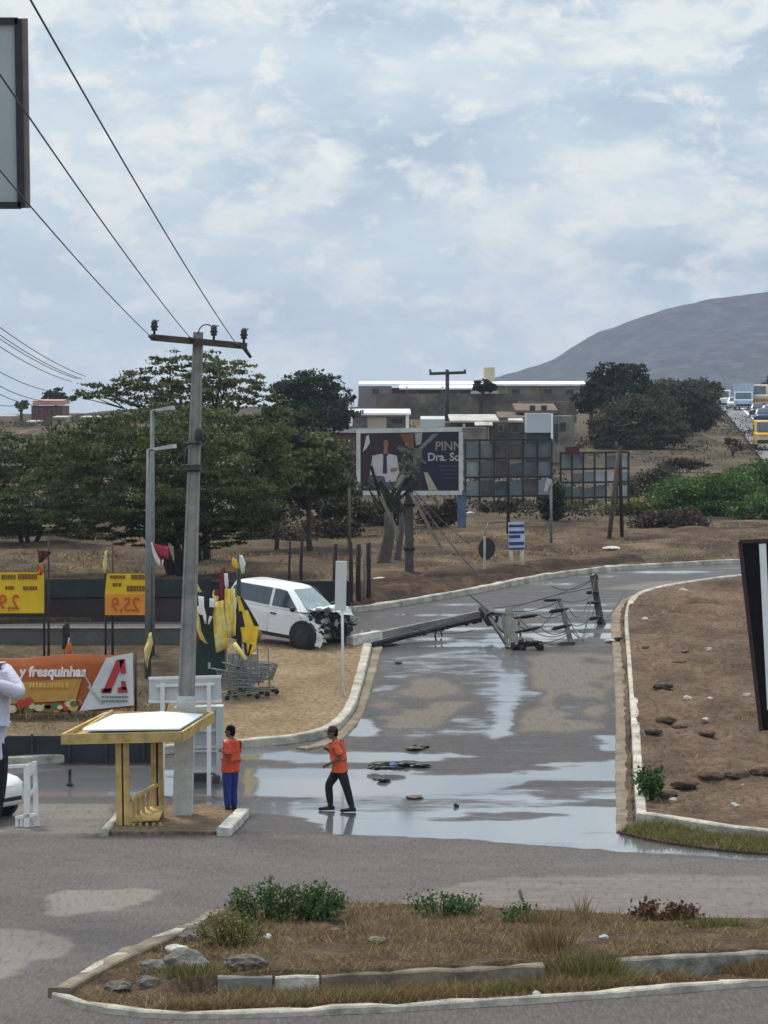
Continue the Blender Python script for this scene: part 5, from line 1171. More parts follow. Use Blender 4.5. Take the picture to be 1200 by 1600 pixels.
    for s in 'LR':
        an, toe = V['an'+s], V['toe'+s]; dv = (toe-an); dv.z = 0; dv.normalize(); q = MB()
        q.tube([an+Vector((0, 0, .10)), an+Vector((0, 0, .03)), an-Vector((0, 0, .02))], [.052, .055, .055], 10); q.beam(an-dv*.08-Vector((0, 0, .035)), toe+dv*.05-Vector((0, 0, .0)), .095, .085, .075, .05)
        q.ball(toe+dv*.03, (.05, .05, .035)); q.build('boot', boots, t, True, local=True)
    h = MB(); q = MB().ball((0, 0, 0), (.083, .103, .09)); h.add([hc+Rm@(Vector(v)+Vector((0, .018, .045))) for v in q.v], q.f); q = MB().ball((0, 0, 0), (.07, .06, .09)); h.add([hc+Rm@(Vector(v)+Vector((0, .058, -.01))) for v in q.v], q.f)
    h.build('hair', hair, t, True, local=True)
    if cap:
        h = MB(); q = MB().lathe((0, 0, 0), [(.092, 0), (.095, .03), (.085, .08), (.05, .11), (.01, .12)], 16); h.add([hc+Rm@(Vector(v)*1.0+Vector((0, .005, .035))) for v in q.v], q.f)
        q = MB().box((0, -.12, .04), (.13, .10, .012), bev=.004); h.add([hc+Rm@Vector(v) for v in q.v], q.f); h.build('cap', cap, t, True, local=True)
    return t
stand = dict(pelvis=(0, 0, .92), chest=(.03, 0, 1.24), neck=(.02, 0, 1.485), head=(-.015, 0, 1.615), shL=(.06, -.17, 1.372), shR=(.0, .17, 1.372), elL=(.14, -.22, 1.13), elR=(.02, .24, 1.13), wrL=(-.06, -.14, 1.20), wrR=(-.16, .10, 1.22),
             hipL=(.0, -.10, .88), hipR=(0, .10, .88), knL=(.00, -.10, .48), knR=(-.01, .10, .48), anL=(.02, -.10, .07), anR=(.0, .11, .07), toeL=(-.15, -.13, .035), toeR=(-.17, .13, .035))
b1 = B(360, 64.0, .0)
person('man standing in an orange shirt and blue trousers beside the power pole', Vector((b1.x, b1.y, zf(b1.x, b1.y)+.0)), stand, m_shirt_o, m_jeans, m_boot, m_hair, headyaw=math.radians(72), rz=math.radians(-38))
walk = dict(pelvis=(0, 0, .90), chest=(-.04, 0, 1.22), neck=(-.10, 0, 1.455), head=(-.15, 0, 1.575), shL=(-.08, -.17, 1.345), shR=(-.06, .165, 1.345), elL=(.03, -.24, 1.11), elR=(-.14, .25, 1.13), wrL=(-.20, -.22, .99), wrR=(-.24, .14, 1.22),
            hipL=(.02, -.09, .86), hipR=(-.01, .09, .86), knL=(.14, -.10, .48), knR=(-.23, .10, .52), anL=(.24, -.10, .09), anR=(-.19, .10, .10), toeL=(.08, -.12, .035), toeR=(-.36, .12, .04))
b2 = B(531, 64.1)
person('man walking through the puddle in an orange T-shirt and black trousers', b2, walk, M('bright_orange_cotton', (.60, .10, .035), .85, .22, 9, .9, bscale=9), m_blackcloth, m_boot, m_hair, headyaw=math.radians(84), cap=M('dark_red_cap', (.06, .012, .012), .8))
def edge_person():
    d = 21.0; q = lambda px, py, dd=0: P(px, py, d+dd); s = d/F
    foot = q(-62, 1371); J = {}
    def j(k, px, py, dd=0): v = q(px, py, dd)-foot; J[k] = (v.x, v.y, v.z)
    j('pelvis', -26, 1160); j('chest', -22, 1090); j('neck', -20, 1038); j('head', -30, 1002)
    j('shR', 8, 1052, .0); j('elR', 32, 1086, -.12); j('wrR', -6, 1068, -.22); j('shL', -58, 1052); j('elL', -78, 1100, -.1); j('wrL', -40, 1080, -.25)
    j('hipR', -8, 1172); j('knR', -14, 1262, -.02); j('anR', -40, 1354); j('toeR', -46, 1362, -.16); j('hipL', -40, 1172); j('knL', -62, 1265); j('anL', -78, 1355); j('toeL', -84, 1362, -.16)
    person('person in a white long sleeved top and black trousers cut off by the left edge', foot, J, M('pale_lilac_cotton', (.56, .55, .66), .85, .08, 10, .3), m_blackcloth, m_boot, m_hair, sleeves='long', headyaw=math.radians(170))
    # the raised terrace the person stands on, wholly left of the picture
    z = foot.z; MB0 = MB().box((foot.x-2.45, 14, z/2-.3), (5.3, 15, z+.6)); tag(rebase(MB0.build('terrace', m_concrete)), kind='structure')
edge_person()
# ------------------------------------------------------------------ stub pole, stump and fence by the bend
def stub_pole():
    d = 101.0; b = B(639.5, d, .1); t = thing('broken_pole', b, 'weathered grey pole with splintered crossarms in front of the billboard', 'broken pole')
    MB().beam(b-Vector((0, 0, .3)), P(639.5, 700, d), .29, .22, .24, .18, up=Vector((0, 1, 0))).build('shaft', M('grimy_pole', (.075, .068, .06), .9, .3, 4, .4), t)
    for py in (789, 858): MB().box(P(639.5, py, d), (.36, .30, .09)).build('band', m_wooddark, t)
    m = MB(); w = M('pale_splintered_wood', (.20, .175, .135), .9, .35, 4, .4)
    for a, b_, wd in (((592, 752), (628, 800), .14), ((604, 800), (640, 742), .12), ((580, 728), (598, 792), .10), ((618, 762), (600, 800), .10), ((655, 752), (612, 790), .08)): m.beam(P(*a, d-.3), P(*b_, d-.2), wd, wd)
    m.build('splintered_arm', m_wooddark, t)
    m = MB()
    for a, b_, wd in (((594, 775), (622, 832), .11), ((622, 832), (620, 846), .10), ((641, 770), (690, 858), .10)): m.beam(P(*a, d-.35), P(*b_, d-.3), wd, wd)
    m.build('loose_plank', w, t)
    R = random.Random(6); m = MB()
    m.beam(P(640, 702, d-.1), P(641, 742, d-.1), .14, .14)
    for k in range(34): p = P(R.uniform(629, 656), R.uniform(698, 742), d-.2-R.uniform(0, .3)); v = Vector((R.uniform(-.3, .3), R.uniform(-.1, .1), R.uniform(-.3, .3))); m.beam(p-v*.7, p+v*.7, R.uniform(.03, .09), R.uniform(.02, .07))
    m.build('wrecked_insulator', M('dull_green_porcelain', (.10, .115, .09), .7, .6, 3), t)
stub_pole()
wire('guy_wire', 'pale slack guy strand running from the broken pole down to the kerb', P(648, 775, 100.8), B(752, 99.5, .2), .1, .022, None, 'guy wire')
wire('guy_wire', 'thin grey guy strand from the broken pole towards the billboard leg', P(645, 765, 101), B(735, 116, .3), .1, .015, None, 'guy wire')
def stump(px, dd, top, label, lean=.1, r=.23):
    b = B(px, dd, 0); tp = P(px+8, top, dd); t = thing('tree_stump', b, label, 'tree stump'); m = MB()
    m.tube([b-Vector((0, 0, .2)), b.lerp(tp, .15), b.lerp(tp, .6)+Vector((lean, 0, 0)), tp], [r*1.5, r, r*.8, r*.65], 10); m.build('trunk', m_barkgrey, t, True)
    m = MB(); R = random.Random(int(px))
    for k in range(9):
        e = tp+Vector((R.uniform(-.9, .9), R.uniform(-.3, .3), R.uniform(.2, 1.3))); m.tube(limb(tp-Vector((0, 0, .1)), e, .2, 4, R), [r*.35, r*.25, r*.15, .02], 5)
    m.build('dead_branch', m_bark, t, True); return t
stump(599, 105, 800, 'thick grey dead trunk with bare broken branches left of the broken pole')
stump(620, 108, 798, 'thin pale dead trunk between the thick dead trunk and the broken pole', .05, .12)
fp = [(525, 91.8, 850, .075, 'dark leaning fence post nearest the white blade sign'), (547, 92, 846, .07, 'dark fence post second from the blade sign'), (561, 92.2, 850, .08, 'dark fence post left of the pale one'), (568, 92.4, 852, .06, 'pale fence post between two dark ones'), (575, 92.6, 848, .09, 'thick dark fence post right of the pale one'), (471, 94, 826, .055, 'thin dark fence post above the car roof'), (452, 95, 838, .04, 'crooked thin stake left of the thin post above the car')]
for px, dd, top, r, s in fp:
    b = B(px, dd, -.1); e = P(px+random.uniform(-1, 2), top, dd)
    tag(rebase(MB().tube([b, b.lerp(e, .5)+Vector((random.uniform(-.04, .04), 0, 0)), e], [r, r*.95, r*.8], 7).build('fence_post', M('pale_post', (.20, .17, .14), .9, .3, 5, .4) if 'pale fence' in s else m_wooddark, None, True)), s, 'fence post', 'old fence posts by the bend')
def field_pole(px, dd, top, r, s, name='post', mat=None, cat='post'):
    b = B(px, dd, -.1); tag(rebase(MB().tube([b, P(px, top, dd)], [r, r*.7], 8).build(name, mat or m_wooddark, None, True)), s, cat)
field_pole(794, 128, 690, .075, 'tall thin dark pole behind the striped sign')
field_pole(546, 112, 762, .07, 'thin grey pole left of the billboard', mat=m_wood)
def garden_lamp():
    d = 119; b = B(861, d, 0); t = thing('lamp_post', b, 'short grey lamp post with a pale slanted head in front of the dark shrub', 'lamp post')
    MB().tube([b, P(861, 752, d)], .05, 7).build('pole', m_polegrey, t, True); MB().beam(P(852, 768, d), P(859, 748, d), .10, .22, .10, .10, up=Vector((0, 1, 0))).build('lamp_head', m_lamp, t)
garden_lamp()
def tripod():
    d = 124; t = thing('timber_prop', B(963, d, 0), 'leaning pair of timber poles at the right end of the frame panels', 'timber prop')
    MB().tube([B(951, d, 0), P(967, 700, d)], .09, 7).build('leg', m_wood, t, True); MB().tube([B(972, d+.4, 0), P(968, 700, d)], .075, 7).build('leg', m_wooddark, t, True); MB().tube([P(966, 705, d), P(962, 690, d)], .06, 6).build('tip', m_wood, t, True)
tripod()

# ------------------------------------------------------------------ billboard and frame panels
def billboard():
    d = 134.0; t = thing('billboard', B(640, d, 0), 'billboard poster of a woman in a white coat beside the words Dra. So', 'billboard'); q = lambda px, py, o=0: P(px, py, d-o)
    for px in (557, 718, 725): MB().beam(B(px, d+.12, -.2), q(px, 770, -.12), .17, .17, .17, .17, up=Vector((0, 1, 0))).build('post', M('blue_post', (.07, .12, .20), .6), t)
    mf = M('billboard_frame', (.50, .52, .50), .6, .15, 2)
    m = MB()
    for a, b in (((557, 674), (722, 671)), ((557, 770), (722, 770)), ((560, 677), (560, 767)), ((720, 675), (720, 767))): m.beam(q(*a), q(*b), .17, .17, .12, .12, up=Vector((0, 1, 0)))
    m.build('frame', mf, t)
    pr = lambda nm, mat, pts, o, th=.012: MB().prism([q(a, b, o) for a, b in pts], (0, th, 0)).build(nm, mat, t)
    pr('poster', M('poster_plum', (.030, .012, .022), .6, .25, .5), [(562, 676), (660, 675), (660, 768), (562, 768)], .02)
    pr('poster', M('poster_navy', (.006, .010, .028), .6, .3, .6), [(660, 675), (718, 674), (718, 768), (660, 768)], .021)
    pr('printed_ribbon', M('print_pale', (.34, .32, .24), .6), [(662, 738), (668, 738), (684, 766), (670, 766)], .034); pr('printed_ribbon', M('print_pale_b', (.24, .22, .16), .6), [(640, 735), (634, 730), (608, 766), (618, 766)], .034)
    pr('printed_ribbon', M('print_grey', (.15, .155, .15), .6), [(676, 678), (686, 677), (660, 702), (654, 700)], .035); pr('printed_ribbon', M('print_rust', (.17, .065, .03), .6), [(624, 678), (646, 677), (646, 700), (636, 698)], .033)
    pr('printed_patch', M('print_silver', (.28, .29, .28), .6), [(648, 677), (660, 676), (658, 694), (650, 696)], .033); pr('printed_patch', M('print_olive', (.10, .12, .07), .6), [(632, 700), (660, 700), (658, 724), (640, 730), (630, 720)], .036)
    pr('torn_paper', M('print_white', (.50, .50, .50), .6), [(572, 682), (576, 679), (578, 692), (573, 700), (567, 706), (570, 694)], .034)
    # the printed figure: coat, hands, face and hair, flat on the poster
    sk = M('print_skin', (.25, .12, .085), .6); hr = M('print_hair', (.035, .008, .012), .6); wc = M('print_coat', (.46, .44, .43), .6, .12, 3); nv = M('print_dark_blue', (.02, .02, .07), .6)
    el = lambda cx, cy, rx, ry: [(cx+rx*math.cos(a), cy+ry*math.sin(a)) for a in [2*math.pi*k/18 for k in range(18)]]
    pr('printed_hair', hr, el(602, 696, 8, 15), .034); pr('printed_face', sk, el(602.5, 692, 4.6, 8), .042); pr('printed_neck', sk, [(600, 698), (605, 698), (606, 709), (599, 709)], .040)
    pr('printed_coat', wc, [(582, 712), (597, 709), (602, 716), (608, 709), (620, 712), (624, 738), (618, 752), (602, 754), (590, 744), (578, 742)], .038); pr('printed_blouse', nv, [(599, 712), (604, 712), (605, 740), (598, 740)], .046)
    pr('printed_trousers', M('print_violet', (.09, .07, .12), .6), [(578, 742), (600, 744), (604, 756), (622, 752), (612, 766), (585, 762), (574, 752)], .05); pr('printed_hand', sk, [(610, 732), (622, 730), (620, 736), (611, 738)], .05)
    pr('printed_hair', hr, [(597.5, 692), (597.5, 686), (602, 683), (607, 686), (607.5, 693), (605.5, 688), (601, 687)], .05); pr('printed_face_shadow', M('print_skin_shade', (.13, .055, .042), .6), [(598, 690), (600.5, 690), (601, 700), (599, 697)], .052)
    for c_ in (600.7, 604.6): pr('printed_eye', hr, el(c_, 691.3, .7, .45), .054)
    pr('printed_mouth', M('print_lips', (.20, .04, .04), .6), el(602.6, 696.6, 1.4, .5), .054)
    for s, sz, cx, cy, mt in (('PINN', .52, 701, 697.5, M('print_gold', (.22, .20, .17), .6)), ('Dra. So', .47, 693.5, 714.5, M('print_light', (.36, .36, .37), .6))):
        me = text_mesh(s, sz, facing(q(cx, cy, .045), sx=.95), .004, 0, .012); link('lettering', me, mt, t)
        for v in me.vertices: v.co -= t.location
    m = MB(); R = random.Random(1)
    for y in (728, 734, 740, 746):
        x = 684+R.uniform(0, 6)
        while x < 715: w = R.uniform(3, 8); m.prism([q(x, y, .035), q(x+w, y, .035), q(x+w, y+1.6, .035), q(x, y+1.6, .035)], (0, .008, 0)); x += w+1.2
    m.build('small_print', M('print_dim', (.05, .055, .08), .6), t)
billboard()
def panels(name, label, x0, x1, ytop, ybot, d, nx, rows, sheet, seed, miss=.1, topfn=None):
    t = thing(name, B((x0+x1)/2, d, 0), label, 'panel frame'); R = random.Random(seed); mi = M('dark_blue_iron', (.012, .02, .032), .6)
    ys = [ytop+(ybot-ytop)*r for r in rows]; xs = [x0+(x1-x0)*i/nx for i in range(nx+1)]
    for x in xs: MB().beam(P(x, ybot+10, d), P(x, ytop-2, d), .085, .085, .08, .08, up=Vector((0, 1, 0))).build('upright', mi, t)
    for y in ys: MB().beam(P(x0, y, d-.02), P(x1, y-1.5, d-.02), .085, .085, .08, .08, up=Vector((0, 1, 0))).build('rail', mi, t)
    for i in range(nx):
        for j in range(len(ys)-1):
            if R.random() < miss: continue
            a = R.uniform(1, 3); tp = ys[j]+a+R.uniform(0, 4); m = MB().prism([P(xs[i]+2, tp+R.uniform(0, 3), d+.08), P(xs[i+1]-2, tp, d+.08), P(xs[i+1]-2, ys[j+1]-1, d+.08), P(xs[i]+2, ys[j+1]-1, d+.08)], (0, .03, 0)); m.build('sheet', R.choice(sheet), t)
sh = [M('grey_blue_sheet', (.13, .155, .165), .5, .55, .5, .2), M('paler_blue_sheet', (.24, .275, .29), .5, .5, .5, .2), M('mottled_sheet', (.075, .092, .10), .6, .6, .8, .2)]
sh.append(M('rust_stained_sheet', (.085, .07, .066), .6, .6, .8, .2))
panels('panel_frame', 'long iron frame of tarnished blue grey sheets right of the billboard', 727, 862, 688, 776, 139, 6, (0, .33, .66, 1), sh, 3, .06)
panels('panel_frame', 'lower iron frame with pale sheets at the right end of the row', 876, 982, 708, 778, 141, 6, (0, .36, .66, 1), [sh[1], M('pale_sheet', (.42, .46, .49), .5, .35, .6), sh[0], sh[1]], 4, .12)
tag(rebase(MB().prism([P(883, 698, 140.6), P(905, 697, 140.6), P(906, 710, 140.6), P(884, 711, 140.6)], (0, .3, 0)).build('painted_board', M('dull_maroon', (.07, .018, .03), .7), None)), 'small maroon board on top of the lower frame panels', 'board')

# ------------------------------------------------------------------ houses on the slope
def wins(t, mat, rects, d, th=.06):
    for (a, b, c, e) in rects:
        f = MB().prism([P(a-.8, c-.8, d-.03), P(b+.8, c-.8, d-.03), P(b+.8, e+.8, d-.03), P(a-.8, e+.8, d-.03)], (0, th, 0)).build('window', M('window_frame', (.20, .20, .19), .6), t)
        MB().prism([P(a, c, d-.05), P(b, c, d-.05), P(b, e, d-.05), P(a, e, d-.05)], (0, .03, 0)).build('pane', mat, f)
def slab(t, nm, mat, x0, x1, y0, y1, d, depth, drop=0.0, fore=.3):
    a, b = P(x0, y1, d-fore), P(x1, y1, d-fore); h = (y1-y0)*d/F
    MB().add([a, b, b+Vector((0, 0, h)), a+Vector((0, 0, h)), a+Vector((0, depth, drop)), b+Vector((0, depth, drop)), b+Vector((0, depth, h+drop)), a+Vector((0, depth, h+drop))], [(0, 1, 2, 3), (5, 4, 7, 6), (3, 2, 6, 7), (4, 5, 1, 0), (1, 5, 6, 2), (4, 0, 3, 7)]).build(nm, mat, t)
def block(t, nm, mat, x0, x1, y0, d, depth, yb=None):
    a = P(x0, y0, d); b = P(x1, y0, d); zb = P(0, yb, d).z if yb else min(zf(a.x, d), zf(b.x, d))-.6
    zb = min(zb, zf(a.x, d)-.4, zf(b.x, d)-.4) if not yb else zb
    return MB().box(((a.x+b.x)/2, d+depth/2, (a.z+zb)/2), (b.x-a.x, depth, a.z-zb)).build(nm, mat, t)
w_grey = M('dark_brick_wall', (.125, .105, .088), .9, .5, .9, .3); w_grey2 = M('grey_render', (.20, .175, .15), .9, .5, .9, .3); w_cream = M('cream_render', (.40, .35, .26), .9, .2, .5, .2); w_pink = M('pinkish_render', (.26, .13, .11), .9, .25, .6, .2); w_rust = M('red_brick', (.14, .07, .05), .9, .3, .6, .2)
r_white = M('bright_metal_roof', (.86, .87, .88), .35, .12, .6, metal=.2); r_grey = M('pale_grey_roof', (.40, .385, .36), .7, .4, .9, .2); r_brown = M('brown_tile_roof', (.12, .09, .07), .9, .35, 1.0, .4)
def houses():
    d = 300.0; t = thing('long_house', B(740, d), 'long low house on the hilltop with bright metal roof edges', 'house')
    block(t, 'wall', w_pink, 566, 905, 606, d, 9); slab(t, 'roof', r_white, 560, 905, 600, 602, d, 11, .32, .8); slab(t, 'roof', r_white, 624, 742, 606, 608.5, d-2, 2, .34, .4); slab(t, 'roof', r_white, 770, 918, 600, 602.5, d-2, 6, .30, .4)
    block(t, 'wing_wall', w_cream, 773, 914, 603, d-1.5, 5); block(t, 'wing_wall', M('grey_lilac_render', (.20, .17, .18), .9, .2, .5), 560, 612, 603, d-1, 4)
    wins(t, m_dark, [(582, 592, 607, 616), (640, 652, 612, 620), (700, 716, 612, 620), (800, 812, 608, 618), (850, 862, 608, 618), (884, 896, 609, 620)], d-2.1)
    block(t, 'water_tank', w_cream, 757, 773, 574, d+3, 4.0, 605)
    for px in (600, 634, 690, 742, 790, 838): block(t, 'buttress', w_grey2, px, px+2.5, 604, d-2.3, .3)
    t = thing('garden_wall', B(730, 270), 'dark brick retaining wall below the long hilltop house', 'wall'); block(t, 'wall_face', w_grey, 588, 900, 615, 285, .5); slab(t, 'coping', r_grey, 736, 778, 611, 615, 284.5, .7)
    t = thing('low_house', B(573, 230), 'small house with a thin white roof edge and pale veranda above the billboard', 'house')
    d = 230; block(t, 'wall', w_grey2, 510, 640, 652, d, 7); slab(t, 'roof', r_white, 505, 642, 645.5, 648.5, d, 8, .28, .7); slab(t, 'roof', M('tan_roof', (.36, .32, .25), .8), 520, 553, 640.5, 643, d, 5, .0, .5)
    wins(t, m_dark, [(516, 546, 653, 665), (612, 630, 654, 662)], d-.05); block(t, 'balcony', M('pale_balcony', (.40, .41, .42), .8, .15, .6), 505, 640, 669, d-.9, .9, 676); block(t, 'pillar', r_white, 546, 551, 648, d-.6, .3, 670); block(t, 'pillar', r_white, 634, 639, 648, d-.6, .3, 670); block(t, 'panel', w_cream, 574, 604, 652, d-.3, .3, 669)
    block(t, 'lower_wall', w_rust, 508, 640, 676, d-.5, 1)
    t = thing('brick_house', B(790, 215), 'brown walled house with patchy pale roofs above the frame panels', 'house'); d = 215
    block(t, 'wall', w_grey, 690, 885, 660, d, 7); slab(t, 'roof', r_grey, 703, 780, 657, 660, d, 7, .38, .6); slab(t, 'roof', r_brown, 780, 822, 652, 655, d+1, 6, .35, .4); slab(t, 'roof', r_grey, 795, 818, 657, 660, d-1, 4, .3, .4); slab(t, 'sheet_roof', M('blue_white_sheet', (.44, .48, .50), .5, .2, .6), 657, 695, 655, 667, d-4, .6, .2, .2); block(t, 'wall', w_grey2, 660, 760, 668, d-3, 2); block(t, 'wall', w_grey, 815, 898, 628, d+14, 7); block(t, 'wall', w_grey2, 860, 898, 650, d-1, 6); slab(t, 'roof', r_brown, 806, 872, 641, 645, d+3, 6, .45, .3)
    for px in (725, 762, 838): MB().tube([P(px, 662, d-1.2), P(px, 700, d-1.2)], .09, 6).build('drain_pipe', w_cream, t)
    slab(t, 'awning', r_grey, 742, 770, 664, 665.5, d-1.3, 1.0, .2, .3)
    wins(t, m_dark, [(779, 786, 664, 674), (800, 812, 664, 676), (875, 884, 660, 672), (828, 836, 634, 642), (846, 854, 634, 642), (712, 722, 668, 678), (748, 760, 668, 678), (866, 872, 662, 690)], d-1.1)
    t = thing('tank_shed', B(842, 208), 'white sheeted shed with a dark base between the brick house and the frames', 'shed'); d = 208
    block(t, 'wall', M('white_sheeting', (.46, .50, .53), .6, .12, .4, .2), 823, 862, 646, d, 3, 676); block(t, 'side_post', r_white, 861, 864, 646, d-.1, .3, 690); block(t, 'base', m_dark, 823, 860, 676, d+.2, 2.5)
    t = thing('low_wall', B(925, 262), 'short cream wall beside the dark round tree on the hill', 'wall'); block(t, 'wall_face', w_cream, 903, 942, 647, 262, .4)
    t = thing('hill_house', B(76, 350), 'pink roofed house on the left skyline', 'house'); d = 350
    block(t, 'wall', w_rust, 49, 97, 634, d, 8); slab(t, 'roof', M('pink_roof', (.46, .26, .21), .8, .2, .5), 51, 98, 626, 633, d, 8, .15, .5); wins(t, m_dark, [(58, 64, 640, 648), (78, 84, 640, 648)], d-.05)
    for (x0, x1, y, d, mt, s) in ((40, 58, 661, 338, w_cream, 'small cream hut just below the pink roofed house'), (82, 103, 654, 336, w_cream, 'small cream outbuilding right of the pink roofed house'), (0, 27, 690, 300, w_cream, 'pale flat roofed hut at the left edge'), (126, 158, 654, 330, w_grey2, 'grey hut half hidden behind the top of the big tree'), (-40, 22, 652, 380, w_grey2, 'low grey building on the skyline at the far left')):
        t = thing('hut', B((x0+x1)/2, d), s, 'hut'); block(t, 'wall', mt, x0, x1, y, d, 5); slab(t, 'roof', r_grey, x0-1, x1+1, y-2.5, y, d, 5.5, .1, .4)
        wins(t, m_dark, [((x0+x1)/2-2, (x0+x1)/2+2, y+3, y+9)], d-.05)
houses()
def tee_pole():
    d = 258; b = B(699, d, 0); t = thing('power_pole', b, 'distant T shaped power pole against the sky above the billboard', 'power pole')
    MB().tube([b, P(699, 578, d)], [.2, .15], 8).build('shaft', m_dark, t, True); MB().beam(P(671, 584, d-.2), P(728, 582, d-.2), .18, .18, .24, .24).build('crossarm', m_dark, t)
    for px in (673, 699, 727): MB().tube([P(px, 584, d-.2), P(px-1, 577, d-.2)], .09, 6).build('insulator', m_dark, t, True)
tee_pole()

# ------------------------------------------------------------------ vehicles on the highway
def hy(px, d): return B(px, d, .15)
def van(name, label, cat, px, d, L, W, H, paint, rz, glass=True, cargo=None, stripe=None):
    t = thing(name, hy(px, d), label, cat, 'vehicles on the far highway', rz)
    m = MB(); prof = [(-L/2, .35), (L/2, .35), (L/2, H*.52), (L/2-.25, H*.60), (L/2-.75, H*.97), (L/2-1.0, H), (-L/2+.1, H), (-L/2, H*.95)]
    m.prism([(x, -W/2, z) for x, z in prof], (0, W, 0)); m.build('body', paint, t, local=True)
    MB().prism([(L/2-.22, -W*.42, H*.62), (L/2-.22, W*.42, H*.62), (L/2-.66, W*.40, H*.93), (L/2-.66, -W*.40, H*.93)], (.03, 0, .02)).build('windscreen', m_glass, t, local=True)
    for s in (-1, 1):
        MB().box((-.3, s*(W/2+.01), H*.74), (L*.62, .02, H*.22)).build('window', m_glass, t, local=True)
        MB().ball((L/2-.02, s*W*.36, H*.42), (.06, .14, .1)).build('headlight', m_screen, t, local=True)
        for x in (-L*.3, L*.3): MB().lathe((x, s*(W/2-.2), .36), [(.30, 0), (.36, .02), (.36, .2), (.28, .23)], 14, Vector((0, s, 0))).build('wheel', m_rubber, t, local=True)
    MB().box((L/2+.01, 0, .55), (.08, W*.8, .25)).build('bumper', m_black, t, local=True)
    if stripe: MB().box((L/2+.0, 0, H*.36), (.07, W*1.01, H*.12)).build('stripe', stripe, t, local=True)
    if cargo: MB().box((-L*.12, 0, H+.45), (L*.72, W*1.06, 1.1)).build('cargo_box', cargo, t, local=True)
rzf = math.radians(-97)
p_white = M('van_white', (.72, .72, .68), .3); p_cream = M('bus_cream', (.60, .52, .38), .4); p_blue = M('pale_blue_paint', (.40, .50, .62), .3); p_yell = M('school_yellow', (.62, .36, .05), .4); p_dark = M('dark_car_paint', (.03, .035, .05), .2)
van('van', 'white van at the far left end of the highway queue', 'van', 1129, 405, 5, 2.0, 2.3, p_white, rzf)
make_car('car', 'small white car right of the van in the far queue', 'car', hy(1146, 396), rzf, p_white, group='vehicles on the far highway')
van('truck', 'pale blue truck with a tall cab in the far queue', 'truck', 1162, 392, 6, 2.3, 2.2, p_blue, rzf, cargo=M('truck_canvas', (.40, .46, .54), .6))
van('bus', 'cream and orange bus at the top of the highway', 'bus', 1184, 398, 9, 2.5, 3.0, p_cream, rzf, stripe=M('bus_orange', (.45, .16, .04), .5))
make_car('car', 'dark car in front of the cream bus', 'car', hy(1183, 352), rzf, p_dark, group='vehicles on the far highway')
make_car('car', 'white roofed blue car on the highway near the right edge', 'car', hy(1191, 322), rzf, M('navy_paint', (.03, .05, .14), .25), group='vehicles on the far highway')
make_car('car', 'pale blue car cut by the right edge of the highway', 'car', hy(1201, 340), rzf, p_blue, group='vehicles on the far highway')
van('minibus', 'yellow minibus nearest on the highway at the right edge', 'minibus', 1199, 238, 5, 2.0, 2.1, p_yell, math.radians(-95), stripe=M('minibus_cream', (.60, .48, .30), .5))
# ------------------------------------------------------------------ trees and shrubs
def blobs_px(base, d, lst):
    """crown lobes given by their place in the photo: (px, py, rx, ry[, depth offset]) at distance d"""
    o = []
    for b in lst:
        px, py, rx, ry = b[:4]; dd = b[4] if len(b) > 4 else 0
        c = P(px, py, d+dd)-base; s = (d+dd)/F; o.append((c.x, c.y, c.z, rx*s, max(rx, ry)*s*.8, ry*s))
    return o
def T(name, label, cat, px, d, lst, leaf, size, n, **k):
    b = B(px, d, 0); return tree(name, label, cat, b, blobs_px(b, d, lst), leaf, size, n, **k)
gT = 'trees in the dry field'
T('mesquite_tree', 'broad dark mesquite tree with many stems behind the power pole', 'tree', 283, 101,
  [(255, 668, 90, 38, 0), (175, 700, 90, 48, -2), (330, 675, 80, 42, 2), (395, 700, 60, 52, 0), (285, 720, 110, 62, -2), (215, 770, 95, 50, -3), (340, 775, 95, 50, -2), (130, 745, 75, 52, -1), (420, 745, 45, 50, 1), (280, 820, 85, 30, -2), (180, 812, 60, 28, -2), (385, 815, 50, 28, -1), (110, 795, 60, 30, 0), (330, 838, 60, 18, -2), (225, 842, 50, 14, -2)],
  lf_mes, .14, 80000, tr=.15, group=gT, stems=6, cl=64, spread=.105, flat=.45, shell=.3, aspect=.34)
T('mesquite_tree', 'tall feathery mesquite with a thin see-through top behind the pole crossarm', 'tree', 318, 108,
  [(300, 580, 70, 34, 0), (240, 598, 60, 30, 1), (352, 588, 56, 32, -1), (170, 614, 52, 24, 0), (395, 608, 44, 28, 1), (130, 618, 26, 14, 0), (430, 645, 40, 30, 0), (290, 625, 110, 34, 1)],
  lf_mes2, .17, 7800, tr=.12, group=gT, stems=2, cl=22, spread=.11, flat=.28, shell=.15)
T('mesquite_tree', 'wide low mesquite at the left edge of the field', 'tree', 45, 119,
  [(20, 718, 75, 42, 0), (90, 715, 70, 52, -1), (-50, 730, 70, 45, 0), (60, 775, 90, 42, -2), (0, 800, 70, 34, 0), (130, 795, 55, 34, -1), (-70, 790, 60, 36, 0), (60, 818, 70, 20, 0)],
  lf_mes, .16, 38000, tr=.10, group=gT, stems=3, cl=64, spread=.105, flat=.45, shell=.35, aspect=.34)
T('field_tree', 'rounded green tree on a thin trunk left of the billboard', 'tree', 486, 113,
  [(485, 735, 50, 34, 0), (520, 752, 34, 28, 1), (452, 755, 34, 26, -1), (500, 700, 42, 28, 1)], lf_mes2, .17, 9000, tr=.10, group=gT, shell=.3, flat=.4)
T('field_tree', 'thin grey green tree between the big mesquite and the round tree', 'tree', 431, 114,
  [(440, 700, 44, 42, 0), (420, 760, 46, 40, 0), (465, 670, 36, 30, 2), (470, 760, 34, 40, 1), (395, 790, 34, 32, 0)], lf_grey, .16, 15000, tr=.09, group=gT, shell=.25, flat=.4)
